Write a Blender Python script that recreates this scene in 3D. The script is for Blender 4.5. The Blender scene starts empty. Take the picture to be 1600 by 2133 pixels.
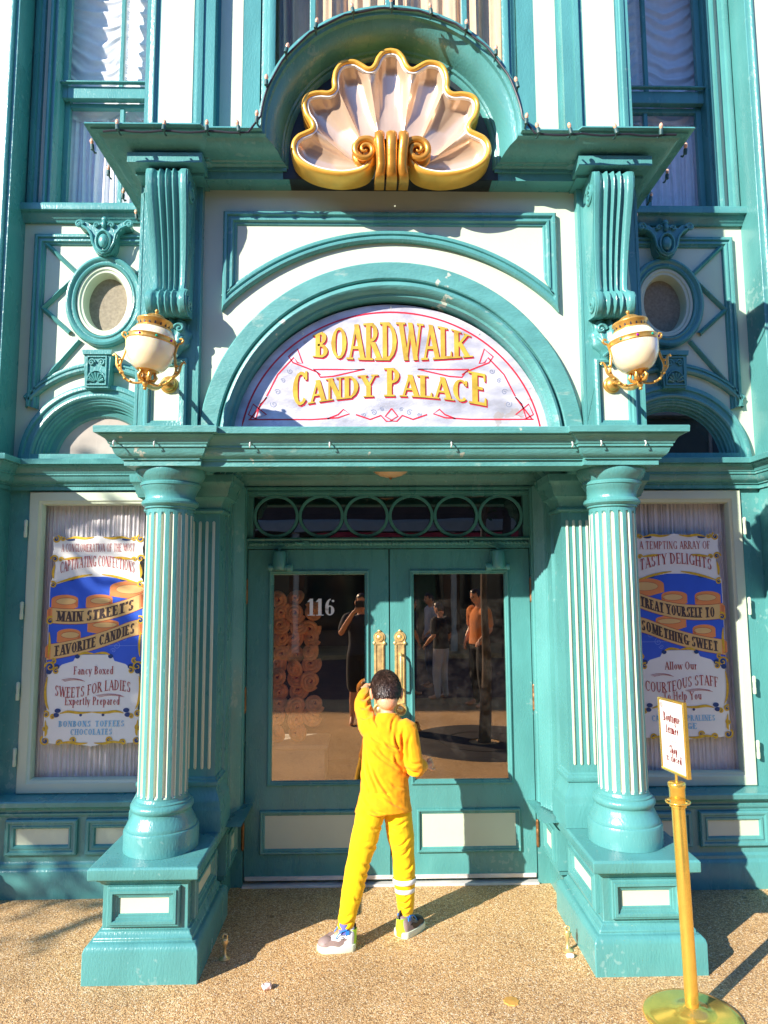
import bpy, bmesh, math, random
from math import sin, cos, pi, radians, sqrt, atan2, hypot
from mathutils import Vector, Matrix, noise

random.seed(7)
S = bpy.context.scene
C = S.collection

# ------------------------------------------------------------------ camera
cam_d = bpy.data.cameras.new("camera")
cam = bpy.data.objects.new("camera", cam_d)
C.objects.link(cam)
CAM = Vector((-0.1226, -4.4914, 1.8492))
PITCH, YAW, ROLL = 0.10540, 0.02035, -0.00559
F = Vector((sin(YAW)*cos(PITCH), cos(YAW)*cos(PITCH), sin(PITCH)))
R0 = Vector((cos(YAW), -sin(YAW), 0)); U0 = R0.cross(F)
R1 = R0*cos(ROLL) + U0*sin(ROLL); U1 = -R0*sin(ROLL) + U0*cos(ROLL)
m = Matrix((R1, U1, -F)).transposed().to_4x4(); m.translation = CAM
cam.matrix_world = m
cam_d.sensor_fit = 'HORIZONTAL'; cam_d.sensor_width = 36.0
cam_d.lens = 36.0*1435.9/1600.0
cam_d.clip_start = 0.05; cam_d.clip_end = 400
S.camera = cam

# ------------------------------------------------------------------ sky, sun, exposure
SUN_EL = radians(26.8)
SUN_TRAVEL = Vector((0.758*cos(SUN_EL), 0.652*cos(SUN_EL), -sin(SUN_EL))).normalized()
w = bpy.data.worlds.new("World"); S.world = w; w.use_nodes = True
nt = w.node_tree
bg = nt.nodes['Background']
sky = nt.nodes.new('ShaderNodeTexSky'); sky.sky_type = 'NISHITA'; sky.sun_disc = False
sky.sun_elevation = SUN_EL; sky.sun_rotation = atan2(-0.758, -0.652)
sky.air_density = 1.3; sky.dust_density = 0.4; sky.ozone_density = 5.0
tint = nt.nodes.new('ShaderNodeMix'); tint.data_type = 'RGBA'; tint.blend_type = 'MULTIPLY'; tint.inputs['Factor'].default_value = 1
tint.inputs['B'].default_value = (0.72, 0.90, 1.42, 1)
nt.links.new(sky.outputs[0], tint.inputs['A']); nt.links.new(tint.outputs['Result'], bg.inputs[0]); bg.inputs[1].default_value = 0.100
sl = bpy.data.lights.new("sun", 'SUN'); sl.energy = 5.0; sl.angle = radians(0.5); sl.color = (1.0, 0.94, 0.84)
so = bpy.data.objects.new("sun", sl); C.objects.link(so)
so.rotation_euler = SUN_TRAVEL.to_track_quat('-Z', 'Y').to_euler(); so.location = (-9, -8, 9)
S.view_settings.view_transform = 'Standard'; S.view_settings.look = 'None'
S.view_settings.exposure = 1.05; S.view_settings.gamma = 1.0

# ------------------------------------------------------------------ materials
def mat(name, col, rough=0.5, metal=0.0, var=0.10, vs=4.0, bump=0.0, bs=60.0, spec=0.5, coat=0.0,
        stain=None, stain_amt=0.0, stain_s=6.0, sss=0.0, stretch=(1, 1, 1), coords='Object', chips=None, chip_amt=0.55, chip_s=26):
    mt = bpy.data.materials.new(name); mt.use_nodes = True
    n = mt.node_tree.nodes; l = mt.node_tree.links
    p = n['Principled BSDF']
    p.inputs['Roughness'].default_value = rough; p.inputs['Metallic'].default_value = metal
    p.inputs['Specular IOR Level'].default_value = spec
    p.inputs['Coat Weight'].default_value = coat; p.inputs['Coat Roughness'].default_value = 0.12
    tc = n.new('ShaderNodeTexCoord'); mp = n.new('ShaderNodeMapping'); mp.inputs['Scale'].default_value = stretch
    l.new(tc.outputs[coords], mp.inputs['Vector'])
    no = n.new('ShaderNodeTexNoise'); no.inputs['Scale'].default_value = vs; no.inputs['Detail'].default_value = 6
    l.new(mp.outputs[0], no.inputs['Vector'])
    mr = n.new('ShaderNodeMapRange'); mr.inputs['From Min'].default_value = 0.3; mr.inputs['From Max'].default_value = 0.7
    mr.inputs['To Min'].default_value = 1 - var; mr.inputs['To Max'].default_value = 1 + var
    l.new(no.outputs['Fac'], mr.inputs['Value'])
    mx = n.new('ShaderNodeMix'); mx.data_type = 'RGBA'; mx.blend_type = 'MULTIPLY'; mx.inputs['Factor'].default_value = 1
    mx.inputs['A'].default_value = (*col, 1); l.new(mr.outputs[0], mx.inputs['B'])
    out = mx.outputs['Result']
    if stain:
        n2 = n.new('ShaderNodeTexNoise'); n2.inputs['Scale'].default_value = stain_s; n2.inputs['Detail'].default_value = 9
        n2.inputs['Roughness'].default_value = 0.7
        l.new(mp.outputs[0], n2.inputs['Vector'])
        m2 = n.new('ShaderNodeMapRange'); m2.inputs['From Min'].default_value = 0.60; m2.inputs['From Max'].default_value = 0.72
        m2.inputs['To Max'].default_value = stain_amt
        l.new(n2.outputs['Fac'], m2.inputs['Value'])
        x2 = n.new('ShaderNodeMix'); x2.data_type = 'RGBA'; x2.inputs['B'].default_value = (*stain, 1)
        l.new(m2.outputs[0], x2.inputs['Factor']); l.new(out, x2.inputs['A']); out = x2.outputs['Result']
    if chips:
        n3 = n.new('ShaderNodeTexNoise'); n3.inputs['Scale'].default_value = chip_s; n3.inputs['Detail'].default_value = 4; l.new(tc.outputs[coords], n3.inputs['Vector'])
        n4 = n.new('ShaderNodeTexNoise'); n4.inputs['Scale'].default_value = 2.3; n4.inputs['Detail'].default_value = 3; l.new(tc.outputs[coords], n4.inputs['Vector'])
        a3 = n.new('ShaderNodeMath'); a3.operation = 'MULTIPLY'; l.new(n3.outputs['Fac'], a3.inputs[0]); l.new(n4.outputs['Fac'], a3.inputs[1])
        m3 = n.new('ShaderNodeMapRange'); m3.inputs['From Min'].default_value = 0.385; m3.inputs['From Max'].default_value = 0.41; m3.inputs['To Max'].default_value = chip_amt
        l.new(a3.outputs[0], m3.inputs['Value'])
        x3 = n.new('ShaderNodeMix'); x3.data_type = 'RGBA'; x3.inputs['B'].default_value = (*chips, 1)
        l.new(m3.outputs[0], x3.inputs['Factor']); l.new(out, x3.inputs['A']); out = x3.outputs['Result']
    l.new(out, p.inputs['Base Color'])
    rr = n.new('ShaderNodeMapRange'); rr.inputs['To Min'].default_value = max(0.02, rough*0.75); rr.inputs['To Max'].default_value = min(1, rough*1.3)
    l.new(no.outputs['Fac'], rr.inputs['Value']); l.new(rr.outputs[0], p.inputs['Roughness'])
    if bump:
        nb = n.new('ShaderNodeTexNoise'); nb.inputs['Scale'].default_value = bs; nb.inputs['Detail'].default_value = 5
        l.new(mp.outputs[0], nb.inputs['Vector'])
        b = n.new('ShaderNodeBump'); b.inputs['Strength'].default_value = bump; b.inputs['Distance'].default_value = 0.004
        l.new(nb.outputs['Fac'], b.inputs['Height']); l.new(b.outputs[0], p.inputs['Normal'])
    if sss:
        p.inputs['Subsurface Weight'].default_value = sss; p.inputs['Subsurface Radius'].default_value = (0.02, 0.01, 0.006)
    return mt

TEAL = mat('teal_paint', (0.082, 0.280, 0.270), 0.27, var=0.12, vs=4.5, bump=0.45, bs=75, stain=(0.12, 0.36, 0.34), stain_amt=0.40, stain_s=4, chips=(0.30,0.45,0.42), chip_amt=.35, stretch=(1.6,1,.55))
TEALW = mat('worn_teal_paint', (0.092, 0.296, 0.282), 0.40, var=0.15, vs=9, bump=0.6, bs=70, stain=(0.42, 0.50, 0.42), stain_amt=0.7, stain_s=7, stretch=(0.6, 1, 1.4), chips=(0.55,0.56,0.46), chip_amt=.8, chip_s=18)
CREAM = mat('cream_paint', (0.56, 0.625, 0.470), 0.42, var=0.05, vs=2.5, bump=0.18, bs=50, stain=(0.60, 0.66, 0.52), stain_amt=0.35, stain_s=3)
BLACKP = mat('dark_backing_paint', (0.012, 0.022, 0.026), 0.5, var=0.3, bump=0.3)
GOLD = mat('gold_leaf', (0.88, 0.47, 0.07), 0.30, metal=0.35, var=0.10, vs=14, bump=0.15, bs=120)
BRONZE_GOLD = mat('aged_gold', (0.60, 0.27, 0.04), 0.30, metal=0.55, var=0.18, vs=9, bump=0.2, bs=90)
PEARL = mat('pearl_paint', (0.74, 0.53, 0.36), 0.24, metal=0.42, var=0.08, vs=5, coat=0.4)
BRASS = mat('polished_brass', (0.92, 0.60, 0.12), 0.17, metal=0.8, var=0.06, vs=20, bump=0.03, bs=60)
BRASSR = mat('worn_brass', (0.80, 0.58, 0.26), 0.42, metal=0.75, var=0.2, vs=30, bump=0.2, bs=150)
BRASSD = mat('old_brown_brass', (0.26, 0.12, 0.045), 0.42, metal=0.6, var=0.3, vs=40, bump=0.3, bs=200)
ALU = mat('scuffed_aluminium', (0.78, 0.74, 0.70), 0.45, metal=0.3, var=0.25, vs=25, bump=0.3, stretch=(0.2, 1, 1))
WHITEP = mat('white_enamel', (0.80, 0.80, 0.77), 0.4, var=0.05)
LINEN = mat('tan_linen', (0.66, 0.47, 0.29), 0.9, var=0.12, vs=40, bump=0.5, bs=400, stretch=(2.2, 1, 0.4))
SHEER = mat('white_gauze', (0.86, 0.83, 0.85), 0.9, var=0.05, vs=20, bump=0.3, bs=300)
GREYLIN = mat('grey_pleated_cloth', (0.74, 0.68, 0.67), 0.9, var=0.12, vs=30, bump=0.4, bs=350, stretch=(2, 1, 0.3))
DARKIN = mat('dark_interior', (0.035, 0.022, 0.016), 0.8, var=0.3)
REDP = mat('red_sign_paint', (0.62, 0.022, 0.045), 0.35, var=0.1)
GOLDP = mat('gold_sign_paint', (0.66, 0.43, 0.06), 0.32, metal=0.25, var=0.25, vs=16)
INK = mat('black_sign_ink', (0.02, 0.02, 0.03), 0.5, var=0.1)
GREYINK = mat('grey_sign_ink', (0.25, 0.27, 0.36), 0.5, var=0.1)

def burlap():
    mt = mat('burlap_screen', (0.34, 0.29, 0.21), 0.95, var=0.2, vs=60, bump=0.0)
    n = mt.node_tree.nodes; l = mt.node_tree.links; p = n['Principled BSDF']
    tc = n.new('ShaderNodeTexCoord')
    a = n.new('ShaderNodeTexWave'); a.inputs['Scale'].default_value = 60; a.bands_direction = 'X'; a.inputs['Distortion'].default_value = 1.5
    b = n.new('ShaderNodeTexWave'); b.inputs['Scale'].default_value = 60; b.bands_direction = 'Z'; b.inputs['Distortion'].default_value = 1.5
    l.new(tc.outputs['Object'], a.inputs['Vector']); l.new(tc.outputs['Object'], b.inputs['Vector'])
    mu = n.new('ShaderNodeMath'); mu.operation = 'MULTIPLY'; l.new(a.outputs['Fac'], mu.inputs[0]); l.new(b.outputs['Fac'], mu.inputs[1])
    bp = n.new('ShaderNodeBump'); bp.inputs['Strength'].default_value = 0.8; bp.inputs['Distance'].default_value = 0.004
    l.new(mu.outputs[0], bp.inputs['Height']); l.new(bp.outputs[0], p.inputs['Normal'])
    return mt
BURLAP = burlap()

def glass_mat(name, tint, refl, dust=0.0, rough=0.0, rcol=(0.95, 0.95, 0.95)):
    mt = bpy.data.materials.new(name); mt.use_nodes = True
    n = mt.node_tree.nodes; l = mt.node_tree.links; n.remove(n['Principled BSDF'])
    tr = n.new('ShaderNodeBsdfTransparent'); tr.inputs[0].default_value = (*tint, 1)
    gl = n.new('ShaderNodeBsdfGlossy'); gl.inputs['Roughness'].default_value = rough; gl.inputs[0].default_value = (*rcol, 1)
    ge = n.new('ShaderNodeNewGeometry'); dt = n.new('ShaderNodeVectorMath'); dt.operation = 'DOT_PRODUCT'
    l.new(ge.outputs['Incoming'], dt.inputs[0]); l.new(ge.outputs['Normal'], dt.inputs[1])
    ab = n.new('ShaderNodeMath'); ab.operation = 'ABSOLUTE'; l.new(dt.outputs['Value'], ab.inputs[0])
    om = n.new('ShaderNodeMath'); om.operation = 'SUBTRACT'; om.inputs[0].default_value = 1; l.new(ab.outputs[0], om.inputs[1])
    pw = n.new('ShaderNodeMath'); pw.operation = 'POWER'; pw.inputs[1].default_value = 5; l.new(om.outputs[0], pw.inputs[0])
    ad = n.new('ShaderNodeMath'); ad.operation = 'MULTIPLY_ADD'; ad.use_clamp = True; ad.inputs[1].default_value = .9; ad.inputs[2].default_value = .04+refl
    l.new(pw.outputs[0], ad.inputs[0])
    tc = n.new('ShaderNodeTexCoord'); no = n.new('ShaderNodeTexNoise'); no.inputs['Scale'].default_value = 1.6
    l.new(tc.outputs['Object'], no.inputs['Vector'])
    bp = n.new('ShaderNodeBump'); bp.inputs['Strength'].default_value = 0.04; bp.inputs['Distance'].default_value = 0.02
    l.new(no.outputs['Fac'], bp.inputs['Height']); l.new(bp.outputs[0], gl.inputs['Normal'])
    mx = n.new('ShaderNodeMixShader'); l.new(ad.outputs[0], mx.inputs[0]); l.new(tr.outputs[0], mx.inputs[1]); l.new(gl.outputs[0], mx.inputs[2])
    if dust:
        df = n.new('ShaderNodeBsdfDiffuse'); df.inputs[0].default_value = (.55,.48,.42,1)
        nd = n.new('ShaderNodeTexNoise'); nd.inputs['Scale'].default_value = 9; nd.inputs['Detail'].default_value = 10; nd.inputs['Roughness'].default_value = .75; l.new(tc.outputs['Object'], nd.inputs['Vector'])
        md = n.new('ShaderNodeMapRange'); md.inputs['From Min'].default_value = .42; md.inputs['From Max'].default_value = .75; md.inputs['To Max'].default_value = dust; l.new(nd.outputs['Fac'], md.inputs['Value'])
        m2 = n.new('ShaderNodeMixShader'); l.new(md.outputs[0], m2.inputs[0]); l.new(mx.outputs[0], m2.inputs[1]); l.new(df.outputs[0], m2.inputs[2]); mx = m2
    l.new(mx.outputs[0], n['Material Output'].inputs['Surface'])
    return mt
GLASS_DOOR = glass_mat('bronze_tinted_glass', (0.97, 0.88, 0.78), 0.31, dust=.045, rcol=(1.0, .76, .54))
GLASS = glass_mat('clear_window_glass', (0.96, 0.97, 0.97), 0.0, dust=.05)
GLASS_DK = glass_mat('dark_transom_glass', (0.25, 0.25, 0.26), 0.12)

# ------------------------------------------------------------------ mesh helpers
class MB:
    def __init__(s): s.v = []; s.f = []; s.mi = []; s.cur = 0
    def add(s, pts): k = len(s.v); s.v += [tuple(p) for p in pts]; return k
    def face(s, idx): s.f.append(tuple(idx)); s.mi.append(s.cur)
    def poly(s, pts): k = s.add(pts); s.face(range(k, k+len(pts)))
    def grid(s, rows, cu=False, cv=False):
        n = len(rows); mlen = len(rows[0]); k = s.add([p for r in rows for p in r])
        for i in range(n if cu else n-1):
            for j in range(mlen if cv else mlen-1):
                a, b = i, (i+1) % n; c, d = j, (j+1) % mlen
                s.face((k+a*mlen+c, k+b*mlen+c, k+b*mlen+d, k+a*mlen+d))
    def box(s, x0, x1, y0, y1, z0, z1):
        k = s.add([(x0,y0,z0),(x1,y0,z0),(x1,y1,z0),(x0,y1,z0),(x0,y0,z1),(x1,y0,z1),(x1,y1,z1),(x0,y1,z1)])
        for q in ((0,3,2,1),(4,5,6,7),(0,1,5,4),(1,2,6,5),(2,3,7,6),(3,0,4,7)): s.face([k+i for i in q])
    def prism(s, poly, d0, d1, org=(0,0,0), U=(1,0,0), V=(0,0,1), N=(0,-1,0)):
        o, U, V, N = map(Vector, (org, U, V, N)); n = len(poly)
        a = s.add([o+U*p[0]+V*p[1]+N*d0 for p in poly]); b = s.add([o+U*p[0]+V*p[1]+N*d1 for p in poly])
        s.face([b+i for i in range(n)]); s.face([a+n-1-i for i in range(n)])
        for i in range(n): j = (i+1) % n; s.face((a+i, a+j, b+j, b+i))
    def rows_sweep(s, path, prof, closed=False, org=(0,0,0), U=(1,0,0), V=(0,0,1), N=(0,-1,0)):
        # prof (a, d): a = offset to the right of travel, d = along N; mitred
        o, U, V, N = map(Vector, (org, U, V, N)); P = [Vector(p) for p in path]; n = len(P); rows = []
        for i in range(n):
            if closed: e0 = P[i]-P[i-1]; e1 = P[(i+1) % n]-P[i]
            else:
                e0 = P[i]-P[i-1] if i else P[1]-P[0]; e1 = P[i+1]-P[i] if i < n-1 else P[i]-P[i-1]
            n0 = Vector((e0.y, -e0.x)).normalized(); n1 = Vector((e1.y, -e1.x)).normalized()
            mm = n0+n1; mm = mm/max(mm.length_squared/2, 0.2) if mm.length > 1e-6 else n0
            rows.append([o+U*(P[i].x+mm.x*a)+V*(P[i].y+mm.y*a)+N*d for a, d in prof])
        return rows
    def sweep(s, path, prof, closed=False, caps=False, **k):
        rows = s.rows_sweep(path, prof, closed, **k); s.grid(rows, cu=closed)
        if caps and not closed: s.poly(rows[0]); s.poly(rows[-1][::-1])
        return rows
    def lathe(s, prof, c=(0,0,0), seg=32, ax='Z', a0=0, a1=2*pi, mod=None):
        rows = []; full = abs(a1-a0-2*pi) < 1e-6
        for i in range(seg if full else seg+1):
            t = a0+(a1-a0)*i/seg; row = []
            for r, z in prof:
                rr = r*(mod(t, r, z) if mod else 1)
                p = (rr*cos(t), rr*sin(t), z)
                if ax == 'Y': p = (p[0], -p[2], p[1])
                if ax == 'X': p = (p[2], p[0], p[1])
                row.append((c[0]+p[0], c[1]+p[1], c[2]+p[2]))
            rows.append(row)
        s.grid(rows, cu=full)
    def tube(s, pts, r, seg=8, caps=True, flat=None):
        P = [Vector(p) for p in pts]; n = len(P); rs = r if isinstance(r, (list, tuple)) else [r]*n
        t = (P[1]-P[0]).normalized(); up = Vector((0,0,1)) if abs(t.z) < 0.9 else Vector((1,0,0))
        a = t.cross(up).normalized(); rows = []
        for i in range(n):
            t = (P[min(i+1,n-1)]-P[max(i-1,0)]).normalized()
            a = (a-t*a.dot(t)).normalized(); b = t.cross(a)
            f = flat or 1
            rows.append([P[i]+(a*cos(2*pi*j/seg)+b*sin(2*pi*j/seg)*f)*rs[i] for j in range(seg)])
        s.grid(rows, cv=True)
        if caps: s.poly(rows[0][::-1]); s.poly(rows[-1])
    def ball(s, c, r, seg=12, rings=8):
        rx, ry, rz = r if isinstance(r, (tuple, list)) else (r, r, r); rows = []
        for i in range(rings+1):
            t = pi*i/rings
            rows.append([(c[0]+rx*sin(t)*cos(2*pi*j/seg), c[1]+ry*sin(t)*sin(2*pi*j/seg), c[2]-rz*cos(t)) for j in range(seg)])
        s.grid(rows, cv=True)
    def hole(s, hole, rect, y, org=None):
        # vertical wall sheet at depth y with a star-shaped hole; rect=(x0,x1,z0,z1)
        x0, x1, z0, z1 = rect; cx = sum(p[0] for p in hole)/len(hole); cz = sum(p[1] for p in hole)/len(hole)
        def out(a):
            c, q = cos(a), sin(a); t = 1e9
            if c > 1e-9: t = min(t, (x1-cx)/c)
            if c < -1e-9: t = min(t, (x0-cx)/c)
            if q > 1e-9: t = min(t, (z1-cz)/q)
            if q < -1e-9: t = min(t, (z0-cz)/q)
            return (cx+c*t, cz+q*t)
        H = sorted((atan2(p[1]-cz, p[0]-cx), p) for p in hole)
        K = sorted(atan2(b-cz, a-cx) for a in (x0,x1) for b in (z0,z1))
        n = len(H)
        for i in range(n):
            a0, p0 = H[i]; a1, p1 = H[(i+1) % n]
            a1u = a1 if i < n-1 else a1+2*pi
            mid = [k+d for k in K for d in (0, 2*pi) if a0+1e-6 < k+d < a1u-1e-6]
            pts = [p0, out(a0)]+[out(k) for k in sorted(mid)]+[out(a1), p1]
            s.poly([(p[0], y, p[1]) for p in pts][::-1])
    def mirrored(s):
        q = MB(); q.v = [(-a, b, c) for a, b, c in s.v]; q.f = [tuple(reversed(f)) for f in s.f]; q.mi = list(s.mi); return q
    def xf(s, M):
        s.v = [tuple(M @ Vector(p)) for p in s.v]; return s
    def join(s, o):
        k = len(s.v); s.v += o.v; s.f += [tuple(i+k for i in f) for f in o.f]; s.mi += o.mi; return s

WORLD = {}
def obj(name, mb, mats, parent=None, smooth=35, bevel=0, label=None, cat=None, group=None, kind=None, recalc=True, loc=None):
    me = bpy.data.meshes.new(name)
    pl = WORLD.get(parent.name, Vector((0,0,0))) if parent else Vector((0,0,0))
    base = Vector(loc) if (loc is not None and parent is None) else pl
    me.from_pydata([tuple(Vector(p)-base) for p in mb.v], [], mb.f)
    for mm_ in (mats if isinstance(mats, (list, tuple)) else [mats]): me.materials.append(mm_)
    me.polygons.foreach_set('material_index', mb.mi)
    if recalc:
        bm = bmesh.new(); bm.from_mesh(me); bmesh.ops.remove_doubles(bm, verts=bm.verts, dist=1e-5)
        bmesh.ops.recalc_face_normals(bm, faces=bm.faces); bm.to_mesh(me); bm.free()
    me.polygons.foreach_set('use_smooth', [True]*len(me.polygons))
    me.set_sharp_from_angle(angle=radians(smooth))
    o = bpy.data.objects.new(name, me); C.objects.link(o)
    if parent: o.parent = parent
    else: o.location = base
    WORLD[o.name] = base
    if bevel:
        b = o.modifiers.new('bevel', 'BEVEL'); b.width = bevel; b.segments = 2; b.limit_method = 'ANGLE'; b.angle_limit = radians(40)
    return tag(o, label, cat, group, kind)
def tag(o, label=None, cat=None, group=None, kind=None):
    if label: o['label'] = label
    if cat: o['category'] = cat
    if group: o['group'] = group
    if kind: o['kind'] = kind
    return o
def empty(name, loc, label, cat, group=None):
    o = bpy.data.objects.new(name, None); C.objects.link(o); o.location = loc; o.empty_display_size = 0.1
    WORLD[o.name] = Vector(loc); return tag(o, label, cat, group)

def arc(cx, cz, rx, rz, a0, a1, n):
    return [(cx+rx*cos(radians(a0+(a1-a0)*i/n)), cz+rz*sin(radians(a0+(a1-a0)*i/n))) for i in range(n+1)]
def rect_path(x0, x1, y0, y1): return [(x0,y0),(x1,y0),(x1,y1),(x0,y1)]   # outward on the right
PLAN = dict(U=(1,0,0), V=(0,1,0), N=(0,0,1))
def at_y(y): return dict(org=(0,y,0))
# picture-frame moulding: path clockwise seen from the front keeps 'inward' on the right
def frame_prof(wd, h): return [(0,0),(0,h*0.6),(wd*0.10,h*0.75),(wd*0.22,h*0.75),(wd*0.26,h),(wd*0.48,h),(wd*0.54,h*0.62),(wd*0.72,h*0.52),(wd*0.78,h*0.34),(wd*0.9,h*0.30),(wd,0)]
def rect_cw(x0, x1, z0, z1): return [(x0,z1),(x1,z1),(x1,z0),(x0,z0)]

# ------------------------------------------------------------------ serif stroke lettering (drawn here as outlines, no font files)
def _st(pts, wt): return ('s', pts, wt)
def _arcp(cx, cy, rx, ry, a0, a1, n=10): return arc(cx, cy, rx, ry, a0, a1, n)
TK, TN = 1.0, 0.42
def V_(x, y0=0, y1=1, s=3): return [('v', x, y0, y1, s)]          # thick stem, serifs bit0 bottom bit1 top
def v_(x, y0=0, y1=1, s=3): return [('w', x, y0, y1, s)]          # thin stem
def H_(x0, x1, y, e=0): return [('h', x0, x1, y, e)]              # thin bar, e: end ticks
def D_(x0, y0, x1, y1, wt, s=0): return [('d', x0, y0, x1, y1, wt, s)]
def A_(cx, cy, rx, ry, a0, a1): return [('a', cx, cy, rx, ry, a0, a1)]
def B_(x, y, r): return [('b', x, y, r)]
G = {
 'A': (.66, D_(.06,0,.33,1,TN,1)+D_(.33,1,.60,0,TK,1)+H_(.16,.48,.34)),
 'B': (.60, V_(.12)+A_(.22,.75,.24,.25,-90,90)+A_(.22,.26,.30,.26,-90,90)+H_(.12,.24,1)+H_(.12,.24,0)+H_(.12,.24,.51)),
 'C': (.64, A_(.36,.5,.30,.5,48,312)+V_(.56,.74,.97,0)[:0]+D_(.57,.98,.57,.72,TN)),
 'D': (.68, V_(.12)+A_(.20,.5,.40,.5,-90,90)+H_(.12,.22,1)+H_(.12,.22,0)),
 'E': (.56, V_(.12)+H_(.12,.50,1,-1)+H_(.12,.40,.52)+H_(.12,.52,0,1)),
 'F': (.53, V_(.12)+H_(.12,.49,1,-1)+H_(.12,.38,.50)),
 'G': (.70, A_(.36,.5,.30,.5,48,320)+V_(.58,.02,.42,2)+D_(.57,.98,.57,.72,TN)),
 'H': (.70, V_(.13)+V_(.57)+H_(.13,.57,.52)),
 'I': (.28, V_(.14)),
 'K': (.66, V_(.12)+D_(.58,1,.17,.44,TN,2)+D_(.26,.56,.60,0,TK,1)),
 'L': (.52, V_(.12)+H_(.12,.50,0,1)),
 'M': (.82, v_(.11)+D_(.13,1,.41,.1,TK)+D_(.41,.1,.69,1,TN)+V_(.71)),
 'N': (.70, v_(.12)+D_(.13,1,.57,0,TK)+v_(.58)),
 'O': (.70, A_(.35,.5,.30,.5,0,360)),
 'P': (.58, V_(.12)+A_(.22,.73,.29,.27,-90,90)+H_(.12,.24,1)+H_(.12,.24,.46)),
 'R': (.64, V_(.12)+A_(.22,.74,.27,.26,-90,90)+H_(.12,.24,1)+H_(.12,.24,.48)+D_(.30,.48,.60,0,TK,1)),
 'S': (.54, A_(.27,.745,.20,.255,50,255)+A_(.27,.255,.21,.255,-130,90)+D_(.44,.98,.44,.78,TN)+D_(.09,.02,.09,.24,TN)),
 'T': (.62, V_(.31,0,1,1)+H_(.05,.57,1,-2)),
 'U': (.68, V_(.13,.3,1,2)+A_(.34,.30,.21,.30,180,360)+v_(.55,.3,1,2)),
 'V': (.64, D_(.06,1,.33,0,TK,2)+D_(.33,0,.59,1,TN,2)),
 'W': (.94, D_(.06,1,.28,0,TK,2)+D_(.28,0,.48,.95,TN)+D_(.46,1,.68,0,TK)+D_(.68,0,.88,1,TN,2)),
 'X': (.66, D_(.06,1,.60,0,TK,3)+D_(.06,0,.60,1,TN,3)),
 'Y': (.64, D_(.05,1,.32,.48,TK,2)+D_(.32,.48,.59,1,TN,2)+V_(.32,0,.48,1)),
 'a': (.46, A_(.22,.20,.16,.20,90,270)+V_(.36,0,.52,0)+A_(.22,.50,.14,.16,0,150)+H_(.22,.36,.40)+H_(.22,.36,.01)),
 'b': (.50, V_(.12,0,1,2)+A_(.26,.32,.18,.32,0,360)),
 'c': (.42, A_(.24,.32,.18,.32,45,315)),
 'd': (.52, V_(.40,0,1,2)+A_(.24,.32,.18,.32,0,360)),
 'e': (.45, A_(.24,.32,.18,.32,20,320)+H_(.08,.40,.36)),
 'f': (.34, V_(.14,0,.8,1)+A_(.25,.80,.11,.2,60,180)+H_(.03,.28,.63)),
 'h': (.54, V_(.12,0,1,3)+A_(.28,.42,.14,.22,0,180)+V_(.42,0,.42,1)),
 'i': (.24, V_(.12,0,.64,3)+B_(.12,.86,.06)),
 'l': (.24, V_(.12,0,1,3)),
 'm': (.80, V_(.12,0,.64,3)+A_(.26,.44,.13,.20,0,180)+V_(.39,0,.44,1)+A_(.53,.44,.13,.20,0,180)+V_(.66,0,.44,1)),
 'n': (.54, V_(.12,0,.64,3)+A_(.27,.42,.14,.22,0,180)+V_(.41,0,.42,1)),
 'o': (.48, A_(.24,.32,.19,.32,0,360)),
 'p': (.52, V_(.12,-.32,.64,3)+A_(.27,.32,.18,.32,0,360)),
 'q': (.52, V_(.40,-.32,.64,1)+A_(.25,.32,.18,.32,0,360)),
 'r': (.38, V_(.12,0,.64,3)+A_(.25,.42,.13,.20,50,180)),
 's': (.38, A_(.19,.47,.13,.165,40,255)+A_(.19,.165,.14,.165,-130,90)),
 't': (.34, V_(.14,.08,.86,0)+A_(.23,.10,.09,.1,180,320)+H_(.03,.29,.63)),
 'u': (.54, V_(.12,.2,.64,2)+A_(.26,.20,.14,.20,180,360)+V_(.41,0,.64,2)),
 'x': (.48, D_(.05,.64,.43,0,TK,3)+D_(.05,0,.43,.64,TN,3)),
 'y': (.48, D_(.05,.64,.25,.02,TK,2)+D_(.43,.64,.16,-.30,TN,2)),
 'w': (.70, D_(.05,.64,.21,0,TK,2)+D_(.21,0,.35,.6,TN)+D_(.35,.64,.51,0,TK)+D_(.51,0,.66,.64,TN,2)),
 "'": (.18, D_(.10,1.0,.07,.74,TK)),
 '1': (.40, V_(.22,0,1,1)+D_(.05,.80,.20,1,TN)),
 '6': (.58, A_(.29,.30,.21,.30,0,360)+A_(.36,.5,.28,.5,95,200)+B_(.45,.86,.07)),
 '|': (1.4, H_(0,1.4,.5)),
}
G['é'] = (G['e'][0], G['e'][1]+D_(.20,.74,.34,.94,TN))
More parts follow.
